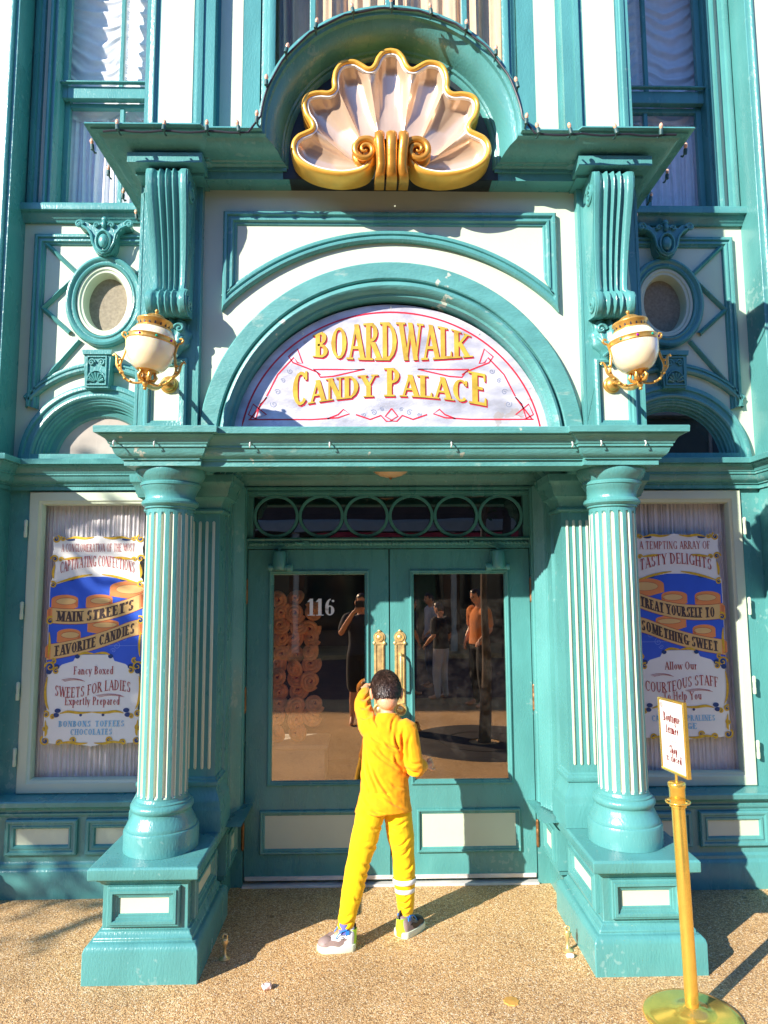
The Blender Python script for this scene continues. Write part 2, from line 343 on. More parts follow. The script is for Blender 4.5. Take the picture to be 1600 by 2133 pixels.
def glyph_quads(ch, wt):
    """list of quads/polys in glyph space for one character; wt = thick stroke width"""
    wd, st = G[ch]; out = []; tn = wt*0.45; sl, sh = wt*0.75, wt*0.30
    def serif(x, y, hw): out.append([(x-hw, y-sh/2), (x+hw, y-sh/2), (x+hw, y+sh/2), (x-hw, y+sh/2)])
    for q in st:
        k = q[0]
        if k in 'vw':
            x, y0, y1, s = q[1:]; h = (wt if k == 'v' else tn)/2
            out.append([(x-h,y0),(x+h,y0),(x+h,y1),(x-h,y1)])
            if s & 1: serif(x, y0+sh/2, h+sl*0.8)
            if s & 2: serif(x, y1-sh/2, h+sl*0.8)
        elif k == 'h':
            x0, x1, y, e = q[1:]; h = tn/2; yy = min(max(y, h), 1-h)
            out.append([(x0,yy-h),(x1,yy-h),(x1,yy+h),(x0,yy+h)])
            if e:
                up = .20 if e == 1 else -.20
                out.append([(x1-tn,yy),(x1,yy),(x1,yy+up),(x1-tn*.6,yy+up)])
                if e == -2: out.append([(x0,yy),(x0+tn,yy),(x0+tn*.6,yy+up),(x0,yy+up)])
        elif k == 'd':
            x0, y0, x1, y1, t, s = q[1:]; h = (wt if t == TK else tn)/2
            L = hypot(x1-x0, y1-y0); hx = h*L/max(abs(y1-y0), .2)
            out.append([(x0-hx,y0),(x0+hx,y0),(x1+hx,y1),(x1-hx,y1)])
            for b, (xx, yy) in ((1, (x0,y0) if y0 < y1 else (x1,y1)), (2, (x0,y0) if y0 > y1 else (x1,y1))):
                if s & b: serif(xx, yy+(sh/2 if b == 1 else -sh/2), hx+sl*0.7)
        elif k == 'a':
            cx, cy, rx, ry, a0, a1 = q[1:]; n = max(6, int(abs(a1-a0)/22)); pr = None
            for i in range(n+1):
                t = radians(a0+(a1-a0)*i/n); c_, s_ = cos(t), sin(t)
                h = tn+(wt-tn)*abs(c_)**1.3
                po = (cx+rx*c_+0.12*h*c_, cy+ry*s_); pi_ = (cx+(rx-h*0.88)*c_, cy+(ry-min(h, tn*1.1 if abs(s_) > .8 else h)*abs(s_)**.5)*s_ if ry > h else cy)
                if pr: out.append([pr[1], pr[0], po, pi_])
                pr = (po, pi_)
        elif k == 'b':
            x, y, r = q[1:]; out.append([(x+r*cos(2*pi*j/8), y+r*sin(2*pi*j/8)) for j in range(8)])
    return wd, out
def text(mb, s, fn, size=1.0, wt=0.16, track=0.06, space=0.32, width=None, depth=0.0008, hscale=1.0, hfun=None):
    """lay out s along u in [0, total]; fn(u_fraction, v) -> 3D point (Vector) on the surface, plus normal handled by 'lift' arg"""
    x = 0; items = []
    for ch in s:
        if ch == ' ': x += space; continue
        wd, qs = glyph_quads(ch, wt); items.append((x, wd, qs)); x += wd+track
    tot = x-track; n = 0
    for x0, wd, qs in items:
        for q in qs:
            n += 1
            pts = [fn(((x0+p[0])/tot), p[1], (n % 7)*0.00012) for p in q]
            mb.poly(pts)
    return tot
# ================================================================== ground
def ground_mat():
    mt = mat('exposed_aggregate', (0.40, 0.25, 0.125), 0.75, var=0.12, vs=2.0)
    n = mt.node_tree.nodes; l = mt.node_tree.links; p = n['Principled BSDF']
    tc = n.new('ShaderNodeTexCoord')
    vo = n.new('ShaderNodeTexVoronoi'); vo.inputs['Scale'].default_value = 175; vo.inputs['Randomness'].default_value = 1
    l.new(tc.outputs['Object'], vo.inputs['Vector'])
    cr = n.new('ShaderNodeValToRGB'); e = cr.color_ramp.elements
    e[0].position = 0; e[0].color = (0.24, 0.125, 0.05, 1); e[1].position = 1; e[1].color = (0.80, 0.66, 0.46, 1)
    for ps, cl in ((.2, (.46,.25,.09,1)), (.45, (.64,.38,.145,1)), (.70, (.56,.36,.17,1)), (.88, (.80,.55,.26,1))):
        q = e.new(ps); q.color = cl
    sp = n.new('ShaderNodeSeparateColor'); l.new(vo.outputs['Color'], sp.inputs[0]); l.new(sp.outputs[0], cr.inputs[0])
    dm = n.new('ShaderNodeMapRange'); dm.inputs['From Min'].default_value = 0.35; dm.inputs['From Max'].default_value = 0.75
    dm.inputs['To Min'].default_value = 1.05; dm.inputs['To Max'].default_value = 0.58
    l.new(vo.outputs['Distance'], dm.inputs['Value'])
    m1 = n.new('ShaderNodeMix'); m1.data_type = 'RGBA'; m1.blend_type = 'MULTIPLY'; m1.inputs['Factor'].default_value = 1
    l.new(cr.outputs[0], m1.inputs['A']); l.new(dm.outputs[0], m1.inputs['B'])
    big = n.new('ShaderNodeTexNoise'); big.inputs['Scale'].default_value = 1.3; big.inputs['Detail'].default_value = 8; l.new(tc.outputs['Object'], big.inputs['Vector'])
    bm_ = n.new('ShaderNodeMapRange'); bm_.inputs['From Min'].default_value = .3; bm_.inputs['From Max'].default_value = .7
    bm_.inputs['To Min'].default_value = .84; bm_.inputs['To Max'].default_value = 1.28; l.new(big.outputs['Fac'], bm_.inputs['Value'])
    m2 = n.new('ShaderNodeMix'); m2.data_type = 'RGBA'; m2.blend_type = 'MULTIPLY'; m2.inputs['Factor'].default_value = 1
    l.new(m1.outputs['Result'], m2.inputs['A']); l.new(bm_.outputs[0], m2.inputs['B'])
    sp2 = n.new('ShaderNodeTexVoronoi'); sp2.inputs['Scale'].default_value = 3.1; l.new(tc.outputs['Object'], sp2.inputs['Vector'])
    ms = n.new('ShaderNodeMapRange'); ms.inputs['From Min'].default_value = .045; ms.inputs['From Max'].default_value = .075; ms.inputs['To Min'].default_value = .42; l.new(sp2.outputs['Distance'], ms.inputs['Value'])
    m5 = n.new('ShaderNodeMix'); m5.data_type = 'RGBA'; m5.blend_type = 'MULTIPLY'; m5.inputs['Factor'].default_value = 1
    l.new(m2.outputs['Result'], m5.inputs['A']); l.new(ms.outputs[0], m5.inputs['B']); m2 = m5
    l.new(m2.outputs['Result'], p.inputs['Base Color'])
    b = n.new('ShaderNodeBump'); b.inputs['Strength'].default_value = 0.8; b.inputs['Distance'].default_value = 0.003; b.invert = True
    l.new(vo.outputs['Distance'], b.inputs['Height']); l.new(b.outputs[0], p.inputs['Normal'])
    return mt
AGG = ground_mat()
g = MB(); n_ = 24
g.grid([[(-60+120*i/n_, -7.0+7.6*j/8 if j < 8 else 0.6, 0) for j in range(9)] for i in range(n_+1)])
obj('sidewalk', g, AGG, kind='structure', recalc=False)

# ================================================================== the shop
shop = empty('shop_building', (0,0,0), 'ornate teal and cream painted two storey shop front with columned porch and arched pediment', 'building')

# profile of the lower entablature: (outward offset, height above 2.47)
ENT = [(0,0),(0,.028),(.012,.030),(.012,.038),(.018,.040),(.030,.048),(.040,.062),(.046,.080),(.048,.088),(.056,.089),(.056,.101),(.062,.104),(.068,.118),(.078,.132),(.092,.142),(.098,.145),(.098,.150),(.118,.152),(.120,.182),(.116,.186),(0.0,.192)]

for s in (-1, 1):
    mk = (lambda b: b) if s > 0 else (lambda b: b.mirrored())
    def part(name, b, m_, parent=shop, **k): return obj(name, mk(b), m_, parent, **k)
    # ---- main wall with its openings
    b = MB()
    hole = arc(1.895, 2.66, .40, .40, 0, 180, 28)
    b.hole(hole, (1.38, 2.47, 2.655, 3.19), 0)
    b.hole(arc(1.89, 3.75, .165, .255, 0, 350, 35), (1.38, 2.47, 3.19, 4.30), 0)
    b.hole([(1.46,4.41),(2.262,4.41),(2.262,6.3),(1.46,6.3),(1.835,4.41),(1.835,6.3)], (1.38, 2.47, 4.30, 6.9), 0)
    part('upper_wall', b, CREAM, recalc=False)
    b = MB()
    b.hole([(1.45,.58),(2.325,.58),(2.325,2.46),(1.45,2.46),(1.88,.58),(1.88,2.46)], (1.30, 2.47, .50, 2.50), -0.012)
    b.box(1.30, 2.47, -.005, .10, 2.50, 2.66)
    part('lower_wall', b, TEAL, recalc=False)
    # ---- arched fanlight over the shop window
    b = MB()
    ap = arc(1.895, 2.66, .51, .51, 180, 0, 40)
    b.sweep(ap, [(0,0),(0,.045),(.012,.052),(.030,.052),(.036,.040),(.060,.040),(.066,.050),(.078,.052),(.088,.046),(.094,.030),(.104,.030),(.108,.022),(.118,.018),(.124,.006),(.134,.002),(.138,-.02),(.150,-.024),(.154,-.045),(.190,-.055),(.20,-.075)])
    b.box(1.40, 2.39, -.05, .07, 2.655, 2.705)
    arch = part('arched_window', b, TEAL)
    b = MB(); b.poly([(x, .045, z) for x, z in arc(1.895, 2.66, .345, .345, 0, 180, 28)])
    part('pane', b, GLASS if s < 0 else GLASS_DK, parent=arch, recalc=False)
    if s < 0:
        b = MB(); b.poly([(x, .075, z) for x, z in arc(1.895, 2.66, .36, .36, 0, 180, 28)]); part('linen_blind', b, mat('faded_blind', (0.50,0.42,0.36), .9, var=.15, vs=8), parent=arch, recalc=False)
    # ---- oval window
    b = MB(); ov = [(1.89+.26*sin(2*pi*i/64), 3.745+.315*cos(2*pi*i/64)) for i in range(64)]
    b.sweep(ov, [(0,0),(0,.03),(.008,.045),(.022,.050),(.034,.046),(.042,.036),(.048,.036),(.058,.044),(.068,.040),(.072,.030),(.076,.012)], closed=True)
    oval = part('oval_window', b, TEAL)
    b = MB(); b.sweep(ov, [(.074,.012),(.076,.028),(.092,.026),(.098,.018),(.112,.016),(.118,.004),(.122,-.035),(.126,-.06)], closed=True)
    part('inner_frame', b, CREAM, parent=oval)
    b = MB(); b.poly([(1.89+.17*cos(2*pi*i/40), .055, 3.745+.26*sin(2*pi*i/40)) for i in range(40)])
    part('mesh_screen', b, BURLAP, parent=oval, recalc=False)
    # ---- frame round the oval: top, far side, arched bottom
    pth = [(1.41,4.215),(2.375,4.215),(2.375,3.03)]+arc(1.895, 2.66, .605, .605, 36.5, 143.5, 26)[0:]+[(1.41,3.03)]
    b = MB(); b.sweep(pth, [(0,0),(0,.026),(.012,.036),(.024,.036),(.028,.022),(.038,.022),(.042,.030),(.052,.030),(.058,.016),(.066,.014),(.072,0)], closed=True)
    part('spandrel_frame', b, TEAL)
    b = MB(); bp = [(-.017,0),(-.013,.016),(0,.028),(.013,.016),(.017,0)]
    for a, c in (((2.30,4.15),(2.09,3.95)), ((2.305,3.70),(2.115,3.90)), ((2.305,3.70),(2.115,3.53)), ((2.31,3.16),(2.05,3.48)),
                 ((1.47,4.15),(1.68,3.95)), ((1.475,3.70),(1.665,3.90)), ((1.475,3.70),(1.665,3.53)), ((1.47,3.16),(1.72,3.48))):
        b = MB(); b.sweep([a, c], bp); part('lattice_bar', b, TEAL)
    # ---- carved cartouche above the oval
    b = MB()
    cup = [(0,-.135),(.05,-.118),(.072,-.08),(.078,-.03),(.092,.02),(.125,.055),(.165,.062),(.172,.085),(.15,.10),(.115,.095),(.085,.075),(.055,.085),(.03,.095),(0,.098)]
    full = [(1.89+x, 4.175+z) for x, z in cup]+[(1.89-x, 4.175+z) for x, z in cup[1:-1][::-1]]
    b.prism(full, 0.0, .075)
    b.ball((1.89, -.085, 4.135), (.034,.026,.050), 14, 10)
    b.sweep([(1.89+.055*sin(2*pi*i/24), 4.132+.078*cos(2*pi*i/24)) for i in range(24)], [(0,.074),(.002,.098),(.010,.102),(.018,.09),(.020,.074)], closed=True)
    for q in (-1, 1):
        b.tube([(1.89+q*(.165-.026*(1-k/16)*cos(k*.55)) , -.082, 4.254+.026*(1-k/16)*sin(k*.55)) for k in range(17)], .011, 6)
        b.tube([(1.89+q*.15,-.08,4.245),(1.89+q*.11,-.088,4.22),(1.89+q*.082,-.09,4.18),(1.89+q*.07,-.088,4.12),(1.89+q*.04,-.085,4.07),(1.89,-.085,4.048)], .009, 6)
        b.tube([(1.89+q*(.05-.022*(1-k/12)*cos(k*.6)), -.086, 4.245+.020*(1-k/12)*sin(k*.6)) for k in range(13)], .008, 6)
    b.ball((1.89,-.08,4.285), (.02,.02,.022)); b.ball((1.89,-.088,4.25), (.016,.016,.03))
    part('carved_cartouche', b, TEAL)
    # ---- carved keystone between oval and arch
    b = MB(); b.prism([(1.812,3.365),(1.986,3.365),(1.975,3.135),(1.823,3.135)], 0, .085)
    b.prism([(1.803,3.385),(1.995,3.385),(1.99,3.355),(1.808,3.355)], 0, .10)
    b.sweep(rect_cw(1.835,1.965,3.15,3.345), [(0,.084),(0,.096),(.008,.096),(.010,.086)], closed=True)
    for q in (-1, 1):
        b.tube([(1.90+q*(.032-.022*(1-k/20)*cos(k*.5)), -.094, 3.302+.026*(1-k/20)*sin(k*.5)) for k in range(21)], .006, 5)
        b.tube([(1.90+q*(.035-.015*(1-k/16)*cos(k*.5)), -.094, 3.185+.015*(1-k/16)*sin(k*.5)) for k in range(17)], .005, 5)
    for k in range(7):
        a = radians(15+25*k); b.tube([(1.90+.012*cos(a), -.09, 3.17+.012*sin(a)), (1.90+.052*cos(a), -.098, 3.17+.062*sin(a))], [.004,.010], 6)
    b.tube([(1.90+.06*cos(radians(a)), -.092, 3.17+.078*sin(radians(a))) for a in range(0,181,12)], .006, 5)
    part('carved_keystone', b, TEAL)
    # ---- sill under the upper window
    b = MB(); b.sweep([(1.39,0),(2.455,0)], [(0,0),(.02,.0),(.03,.02),(.055,.04),(.06,.055),(.085,.058),(.09,.095),(.085,.105),(0,.118)], org=(0,-.002,4.298), **PLAN)
    part('window_sill', b, TEAL)
    # ---- upper sash window
    b = MB()
    b.sweep([(2.330,6.9),(2.330,4.40)], [(0,0),(0,.045),(.008,.052),(.022,.052),(.026,.030),(.040,.030),(.044,.042),(.052,.042),(.056,.012),(.068,.0),(.070,-.05),(.070,-.10)])
    b.sweep([(2.440,6.9),(2.440,4.40)], [(0,0),(0,.030),(.016,.038),(.034,.038),(.040,.020),(.060,.018),(.066,0)])
    win = part('sash_window', b, TEAL)
    b = MB()   # upper sash (front) and lower sash (behind)
    b.box(2.222,2.264,.030,.070,5.24,6.6); b.box(1.46,1.51,.030,.070,5.24,6.6); b.box(1.51,2.222,.024,.072,5.235,5.325); b.box(1.845,1.875,.036,.066,5.325,6.6)
    b.box(1.46,2.26,-.01,.02,5.332,5.345)
    part('upper_sash', b, TEAL, parent=win, bevel=.004)
    b = MB()
    b.box(2.222,2.262,.075,.115,4.41,5.30); b.box(1.46,1.51,.075,.115,4.41,5.30); b.box(1.51,2.222,.075,.115,4.412,4.45); b.box(1.51,2.222,.075,.115,5.20,5.234); b.box(1.845,1.875,.080,.110,4.45,5.20)
    part('lower_sash', b, TEAL, parent=win, bevel=.004)
    b = MB(); b.poly([(1.5,.05,5.3),(2.23,.05,5.3),(2.23,.05,6.5),(1.5,.05,6.5)]); b.poly([(1.5,.095,4.44),(2.23,.095,4.44),(2.23,.095,5.22),(1.5,.095,5.22)])
    part('pane', b, GLASS, parent=win, recalc=False)
    # ---- shop window: cream hinged frame
    b = MB(); b.sweep(rect_cw(1.45,2.322,.575,2.462), [(0,-.03),(0,.022),(.006,.028),(.060,.028),(.066,.020),(.078,.016),(.084,.006),(.086,-.030)], closed=True)
    sw = part('shop_window', b, CREAM)
    b = MB(); b.poly([(1.52,.022,.65),(2.25,.022,.65),(2.25,.022,2.39),(1.52,.022,2.39)])
    part('pane', b, GLASS, parent=sw, recalc=False)
    for z in (2.22, 1.70, 1.20, .80):
        b = MB(); b.lathe([(.0,-.055),(.009,-.055),(.011,-.05),(.011,-.018),(.0095,-.017),(.0095,.017),(.011,.018),(.011,.05),(.009,.055),(0,.06)], (2.328,-.045,z), 12)
        part('hinge', b, CREAM, parent=sw)
    # ---- window shelf and panelled dado
    b = MB()
    b.sweep([(1.30,0),(2.47,0)], [(0,0),(.012,.004),(.020,.018),(.03,.024),(.046,.028),(.05,.055),(.044,.062),(-.10,.070)], org=(0,-.105,.503), **PLAN)
    b.box(1.30,2.47,-.104,0,.0,.505)
    b.sweep([(1.30,0),(2.47,0)], [(.030,0),(.030,.150),(.024,.165),(.014,.172),(.012,.190),(.004,.196),(0,.205)], org=(0,-.105,.0), **PLAN)
    b.sweep([(1.30,0),(2.47,0)], [(0,-.02),(.006,-.018),(.014,-.004),(.014,0),(0,.004)], org=(0,-.105,.486), **PLAN)
    part('dado', b, TEAL)
    for x0, x1 in ((1.895,2.325),(1.43,1.845)):
        b = MB(); b.sweep(rect_cw(x0,x1,.245,.452), [(0,0),(.0,.020),(.008,.026),(.020,.024),(.026,.014),(.036,.014),(.040,.020),(.050,.016),(.058,.002)], closed=True, org=(0,-.104,0))
        fr = part('dado_panel', b, TEAL)
        b = MB(); b.poly([(x0+.055,-.1065,.30),(x1-.055,-.1065,.30),(x1-.055,-.1065,.398),(x0+.055,-.1065,.398)])
        part('panel_field', b, CREAM, parent=fr, recalc=False)
    # ---- string course over the shop window, wrapping the outer pier
    b = MB(); b.sweep([(1.38,-.045),(2.44,-.045),(2.44,-.235),(3.4,-.235)], ENT, org=(0,0,2.468), **PLAN)
    part('string_course', b, TEAL)
    # ---- outer pier
    b = MB(); b.box(2.452,3.6,-.212,.5,0,7.0)
    b.sweep([(2.452,.0),(2.452,-.212),(3.6,-.212)], [(.06,0),(.06,.155),(.048,.172),(.03,.18),(.02,.21),(0,.215)], **PLAN)
    b.sweep([(2.452,.0),(2.452,-.212),(3.6,-.212)], [(0,.47),(.02,.48),(.034,.50),(.05,.503),(.052,.535),(.0,.545)], **PLAN)
    for x in (2.475, 2.50): pass
    b.sweep(rect_cw(2.475,3.3,2.72,6.95), [(0,0),(0,.014),(.012,.022),(.026,.020),(.034,.010),(.042,.0)], closed=True, org=(0,-.2125,0))
    b.sweep(rect_cw(2.485,3.3,.60,2.40), [(0,0),(0,.010),(.012,.018),(.026,.016),(.034,.006),(.042,.0)], closed=True, org=(0,-.2125,0))
    # scroll bracket at the head of the pier
    yz = [(-.212,2.46),(-.33,2.46),(-.335,2.43),(-.31,2.39),(-.275,2.36),(-.25,2.31),(-.245,2.25),(-.262,2.22),(-.258,2.19),(-.235,2.175),(-.212,2.165)]
    b.prism(yz, 2.54, 2.70, U=(0,1,0), V=(0,0,1), N=(1,0,0))
    part('outer_pier', b, TEAL, bevel=.003)
    b = MB(); b.poly([(2.516,-.2142,2.76),(3.26,-.2142,2.76),(3.26,-.2142,6.9),(2.516,-.2142,6.9)])
    part('pier_panel', b, CREAM, recalc=False)

    # ================= porch: pedestal, column, pilaster, side walls
    b = MB()
    px0, px1, py0, py1 = 1.003, 1.412, -.978, -.42
    b.sweep(rect_path(px0,px1,py0,py1), [(.066,-.01),(.066,.140),(.060,.158),(.046,.172),(.030,.176),(.030,.190),(.018,.200),(.012,.214),(0,.218),(0,.424),(.008,.427),(.014,.438),(.026,.446),(.030,.458),(.054,.459),(.058,.466),(.058,.508),(.050,.518)], closed=True, **PLAN)
    b.poly([(px0-.05,py0-.05,.518),(px1+.05,py0-.05,.518),(px1+.05,py1+.05,.518),(px0-.05,py1+.05,.518)])
    col = None
    cx, cy = 1.205, -.755
    pr = [(.0,.519),(.187,.519),(.188,.612),(.183,.624),(.176,.628),(.176,.636),(.170,.650),(.160,.668),(.151,.686),(.146,.700),(.146,.706),(.152,.712),(.158,.722),(.158,.732),(.152,.744),(.142,.750),(.142,.756),(.131,.762),(.126,.775)]
    bc = MB()
    # fluted shaft
    NF, SUB = 18, 8; zs = [.775,.782,.790,.80,.82,1.0,1.3,1.6,1.9,2.18,2.215,2.225,2.232,2.238,2.262]
    rows = []
    def fl(z):
        if z < .785 or z > 2.235: return 0
        e = min((z-.780)/.02, (2.238-z)/.02); return max(0, min(1, e))**.5
    rr = lambda z: .1255-.003*(z-.775)/1.5
    for z in zs:
        row = []; dp = fl(z)
        for i in range(NF):
            for j in range(SUB):
                t = 2*pi*(i+(j/SUB))/NF; u = j/SUB
                inside = .27 < u < .73
                dd = .012*sqrt(max(0, 1-((u-.5)/.25)**2))*dp if inside else 0
                row.append((cx+(rr(z)-dd)*cos(t), cy+(rr(z)-dd)*sin(t), z))
        rows.append(row)
    k0 = bc.add([p for r in rows for p in r]); W_ = NF*SUB
    for i in range(len(zs)-1):
        for j in range(W_):
            u = (j % SUB)
            zc = (zs[i]+zs[i+1])/2
            bc.cur = 1 if (2 <= u <= 5 and fl(zc) > .35) else 0
            if u in (2, 5) and fl(zc) < .75: bc.cur = 0
            j2 = (j+1) % W_; bc.face((k0+i*W_+j, k0+i*W_+j2, k0+(i+1)*W_+j2, k0+(i+1)*W_+j))
    col = part('column', bc, [TEAL, CREAM], smooth=30)
    part('pedestal', b, TEAL, parent=col, bevel=.004)
    b2 = MB(); b2.lathe(pr, (cx,cy,0), 48); part('column_base', b2, TEAL, parent=col)
    b2 = MB(); b2.lathe([(.125,2.258),(.132,2.262),(.132,2.270),(.140,2.274),(.149,2.284),(.150,2.294),(.144,2.304),(.134,2.310),(.131,2.318),(.132,2.335),(.140,2.358),(.150,2.372),(.152,2.380),(.158,2.384),(.159,2.396),(.152,2.402),(.156,2.408),(.170,2.424),(.182,2.448),(.183,2.466),(.178,2.478),(.10,2.480)], (cx,cy,0), 48)
    part('capital', b2, TEAL, parent=col)
    b2 = MB(); b2.sweep(rect_cw(1.040,1.385,.235,.418), frame_prof(.058,.030), closed=True, org=(0,py0-.0005,0))
    b2.sweep(rect_cw(-(py1-.05),-(py0+.05),.235,.418), frame_prof(.058,.030), closed=True, org=(px0-.0005,0,0), U=(0,-1,0), V=(0,0,1), N=(-1,0,0))
    part('pedestal_moulding', b2, TEAL, parent=col)
    b2 = MB(); b2.poly([(1.095,py0-.003,.29),(1.33,py0-.003,.29),(1.33,py0-.003,.363),(1.095,py0-.003,.363)])
    b2.poly([(px0-.003,py1-.105,.29),(px0-.003,py0+.105,.29),(px0-.003,py0+.105,.363),(px0-.003,py1-.105,.363)])
    part('pedestal_panel', b2, CREAM, parent=col, recalc=False)

    # square fluted pilaster behind the column
    b = MB(); qx0, qx1, qy0, qy1 = .985, 1.39, -.535, -.36
    b.sweep(rect_path(qx0,qx1,qy0,qy1), [(.045,.519),(.045,.632),(.043,.640),(.038,.655),(.040,.672),(.032,.690),(.020,.715),(.012,.738),(.010,.752),(.018,.756),(.022,.768),(.020,.780),(.010,.786),(.008,.796),(0,.802),(0,2.262),(.018,2.266),(.024,2.276),(.020,2.288),(.012,2.294),(.016,2.315),(.030,2.34),(.05,2.352),(.052,2.364),(.058,2.372),(.062,2.40),(.075,2.425),(.085,2.435),(.088,2.462),(.088,2.475)], closed=True, **PLAN)
    pil = part('fluted_pilaster', b, TEAL)
    b = MB()
    for k in range(9):
        x = 1.018+.0385*k; b.tube([(x,qy0+.002,.842),(x,qy0+.002,.85),(x,qy0+.002,2.21),(x,qy0+.002,2.218)], [.004,.0088,.0088,.004], 10)
    part('flutes', b, CREAM, parent=pil)
    # panelled side wall of the porch, reeded towards the door
    b = MB()
    prof = [(1.02,-.36),(.985,-.345),(.972,-.34),(.972,-.235),(.966,-.232)]
    yy = -.225
    for k in range(5):
        x = .964-.009*k
        for q in range(5):
            a = pi*q/4; prof.append((x-.009*sin(a)-.0018*q, yy+.018*(q/4)))
        yy += .021
    prof += [(.926,-.118),(.926,-.06),(.9175,-.05),(.9175,.03)]
    b.grid([[(x,y,z) for x, y in prof] for z in (.50,1.2,1.9,2.475)])
    b.box(.9185,1.05,-.012,.06,.0,.52)
    jw = part('porch_side_wall', b, TEAL, recalc=False)
    b = MB(); b.sweep([(1.30,-.335),(.955,-.335),(.955,-.005)][::-1], [(-.036,0),(-.036,.150),(-.028,.165),(-.012,.172),(-.01,.195),(0,.20),(0,.425),(-.010,.432),(-.02,.45),(-.030,.452),(-.055,.478),(-.052,.486),(.1,.50)], **PLAN)
    part('porch_dado', b, TEAL, parent=jw)
    b = MB(); b.sweep(rect_cw(.06,.29,.23,.415), frame_prof(.045,.016), closed=True, org=(.9545,0,0), U=(0,-1,0), V=(0,0,1), N=(-1,0,0))
    part('dado_moulding', b, TEAL, parent=jw)
    b = MB(); b.poly([(.952,-.115,.28),(.952,-.235,.28),(.952,-.235,.365),(.952,-.115,.365)])
    part('dado_field', b, CREAM, parent=jw, recalc=False)

    # ================= projecting bay: pilaster with console bracket
    b = MB(); b.box(1.058,1.402,-.80,.0,2.66,4.15)
    b.box(1.058,1.075,-.803,-.80,2.66,4.05); b.box(1.385,1.402,-.803,-.80,2.66,4.05)
    bp_ = part('bay_pilaster', b, TEAL, bevel=.004)
    b = MB(); b.sweep(rect_cw(1.118,1.345,2.70,3.085), [(0,0),(0,.022),(.010,.030),(.022,.028),(.028,.016),(.038,.014),(.044,.002)], closed=True, org=(0,-.8005,0))
    part('panel_moulding', b, TEAL, parent=bp_)
    b = MB(); b.poly([(1.158,-.8035,2.74),(1.305,-.8035,2.74),(1.305,-.8035,3.045),(1.158,-.8035,3.045)])
    part('panel_field', b, CREAM, parent=bp_, recalc=False)
    # console bracket: profile in (y,z) swept across x with rounded reeds
    prof = [(-.801,4.09),(-.955,4.09),(-.980,4.075),(-.988,4.04),(-.984,3.99),(-.970,3.93),(-.950,3.86),(-.930,3.78),(-.912,3.70),(-.898,3.62),(-.888,3.54),(-.884,3.48),(-.888,3.448),(-.896,3.435),(-.928,3.420),(-.948,3.388),(-.946,3.345),(-.928,3.312),(-.90,3.294),(-.865,3.297),(-.801,3.31)]
    b = MB(); NX = 81; bx = 1.205; rows = []
    for i in range(NX):
        u = -1+2*i/(NX-1); row = []
        reed = max([math.exp(-((u-c)/.085)**2) for c in (-.32,0,.32)]+[1/(1+math.exp(-(abs(u)-.60)*26))*(1 if abs(u) < .93 else .75)])
        for (y, z) in prof:
            wz = .107 if z < 3.44 else .088+.024*min(1,(z-3.44)/.5)
            dpt = (.024*reed-.012)*(1 if y < -.86 else 0)
            row.append((bx+u*wz, y-dpt, z))
        rows.append(row)
    b.grid(rows); b.poly(rows[0]); b.poly(rows[-1][::-1])
    # side scroll faces
    for q in (-1, 1):
        for (yc, zc, r, nk, xw) in ((-.915,3.975,.055,22,.112),(-.880,3.36,.044,18,.107)):
            b.tube([(bx+q*(xw+.002), yc+r*(1-k/nk)*cos(k*.62+2.2)*1.0, zc+r*(1-k/nk)*sin(k*.62+2.2)) for k in range(nk)], .008, 6)
    con = part('console_bracket', b, TEAL, smooth=50)
    # acanthus leaf hanging under the console
    b = MB(); rows = []
    for i in range(13):
        v = i/12; z = 3.30-.215*v; wd_ = (.075+.028*sin(v*pi)*1.0)*(1-.75*max(0, v-.55)/.45); bulge = .040+.035*sin(v*pi*.9)+.010*v
        row = []
        for j in range(21):
            u = -1+2*j/20; row.append((bx+u*wd_*(1+.10*sin(v*22)), -.802-bulge*(1-u*u*.72)-.012*cos(u*pi*3.5)*(1-v*.5), z-.012*abs(u)*v))
        rows.append(row)
    b.grid(rows); b.poly([p for p in rows[-1]]);
    b.grid([[r[0] for r in rows],[(r[0][0],-.800,r[0][2]) for r in rows]]); b.grid([[r[-1] for r in rows],[(r[-1][0],-.800,r[-1][2]) for r in rows]])
    for q in (-1, 1):
        b.tube([(bx+q*(.055-.03*(1-k/16)*cos(k*.55)), -.868, 3.235+.030*(1-k/16)*sin(k*.55)) for k in range(17)], .010, 6)
        b.tube([(bx+q*.07,-.845,3.20),(bx+q*.05,-.875,3.16),(bx+q*.02,-.882,3.11),(bx+q*.045,-.865,3.085),(bx+q*.03,-.855,3.10)], .011, 6)
    part('acanthus_leaf', b, TEAL, parent=con, smooth=60)

    # ================= upper storey of the bay
    b = MB(); b.box(1.01,1.402,-.80,0,4.22,7.0)
    b.sweep(rect_cw(1.125,1.325,4.26,6.95), [(-.05,0),(-.05,.010),(-.03,.018),(-.022,.018),(-.018,.008),(-.01,.006),(-.006,-.002)], closed=True, org=(0,-.8005,0))
    b.box(.76,1.012,-.725,0,4.22,7.0)
    b.sweep([(.755,6.95),(.755,4.2)][::-1], [(-.085,0),(-.085,.020),(-.07,.028),(-.05,.026),(-.045,.012),(-.03,.010),(-.022,.0),(0,-.01),(0,-.12)], org=(0,-.7255,0))
    up = part('upper_pilaster', b, TEAL)
    b = MB(); b.poly([(1.13,-.8030,4.28),(1.32,-.8030,4.28),(1.32,-.8030,6.93),(1.13,-.8030,6.93)])
    b.poly([(.862,-.7272,4.2),(.992,-.7272,4.2),(.992,-.7272,6.95),(.862,-.7272,6.95)])
    part('panel_field', b, CREAM, parent=up, recalc=False)

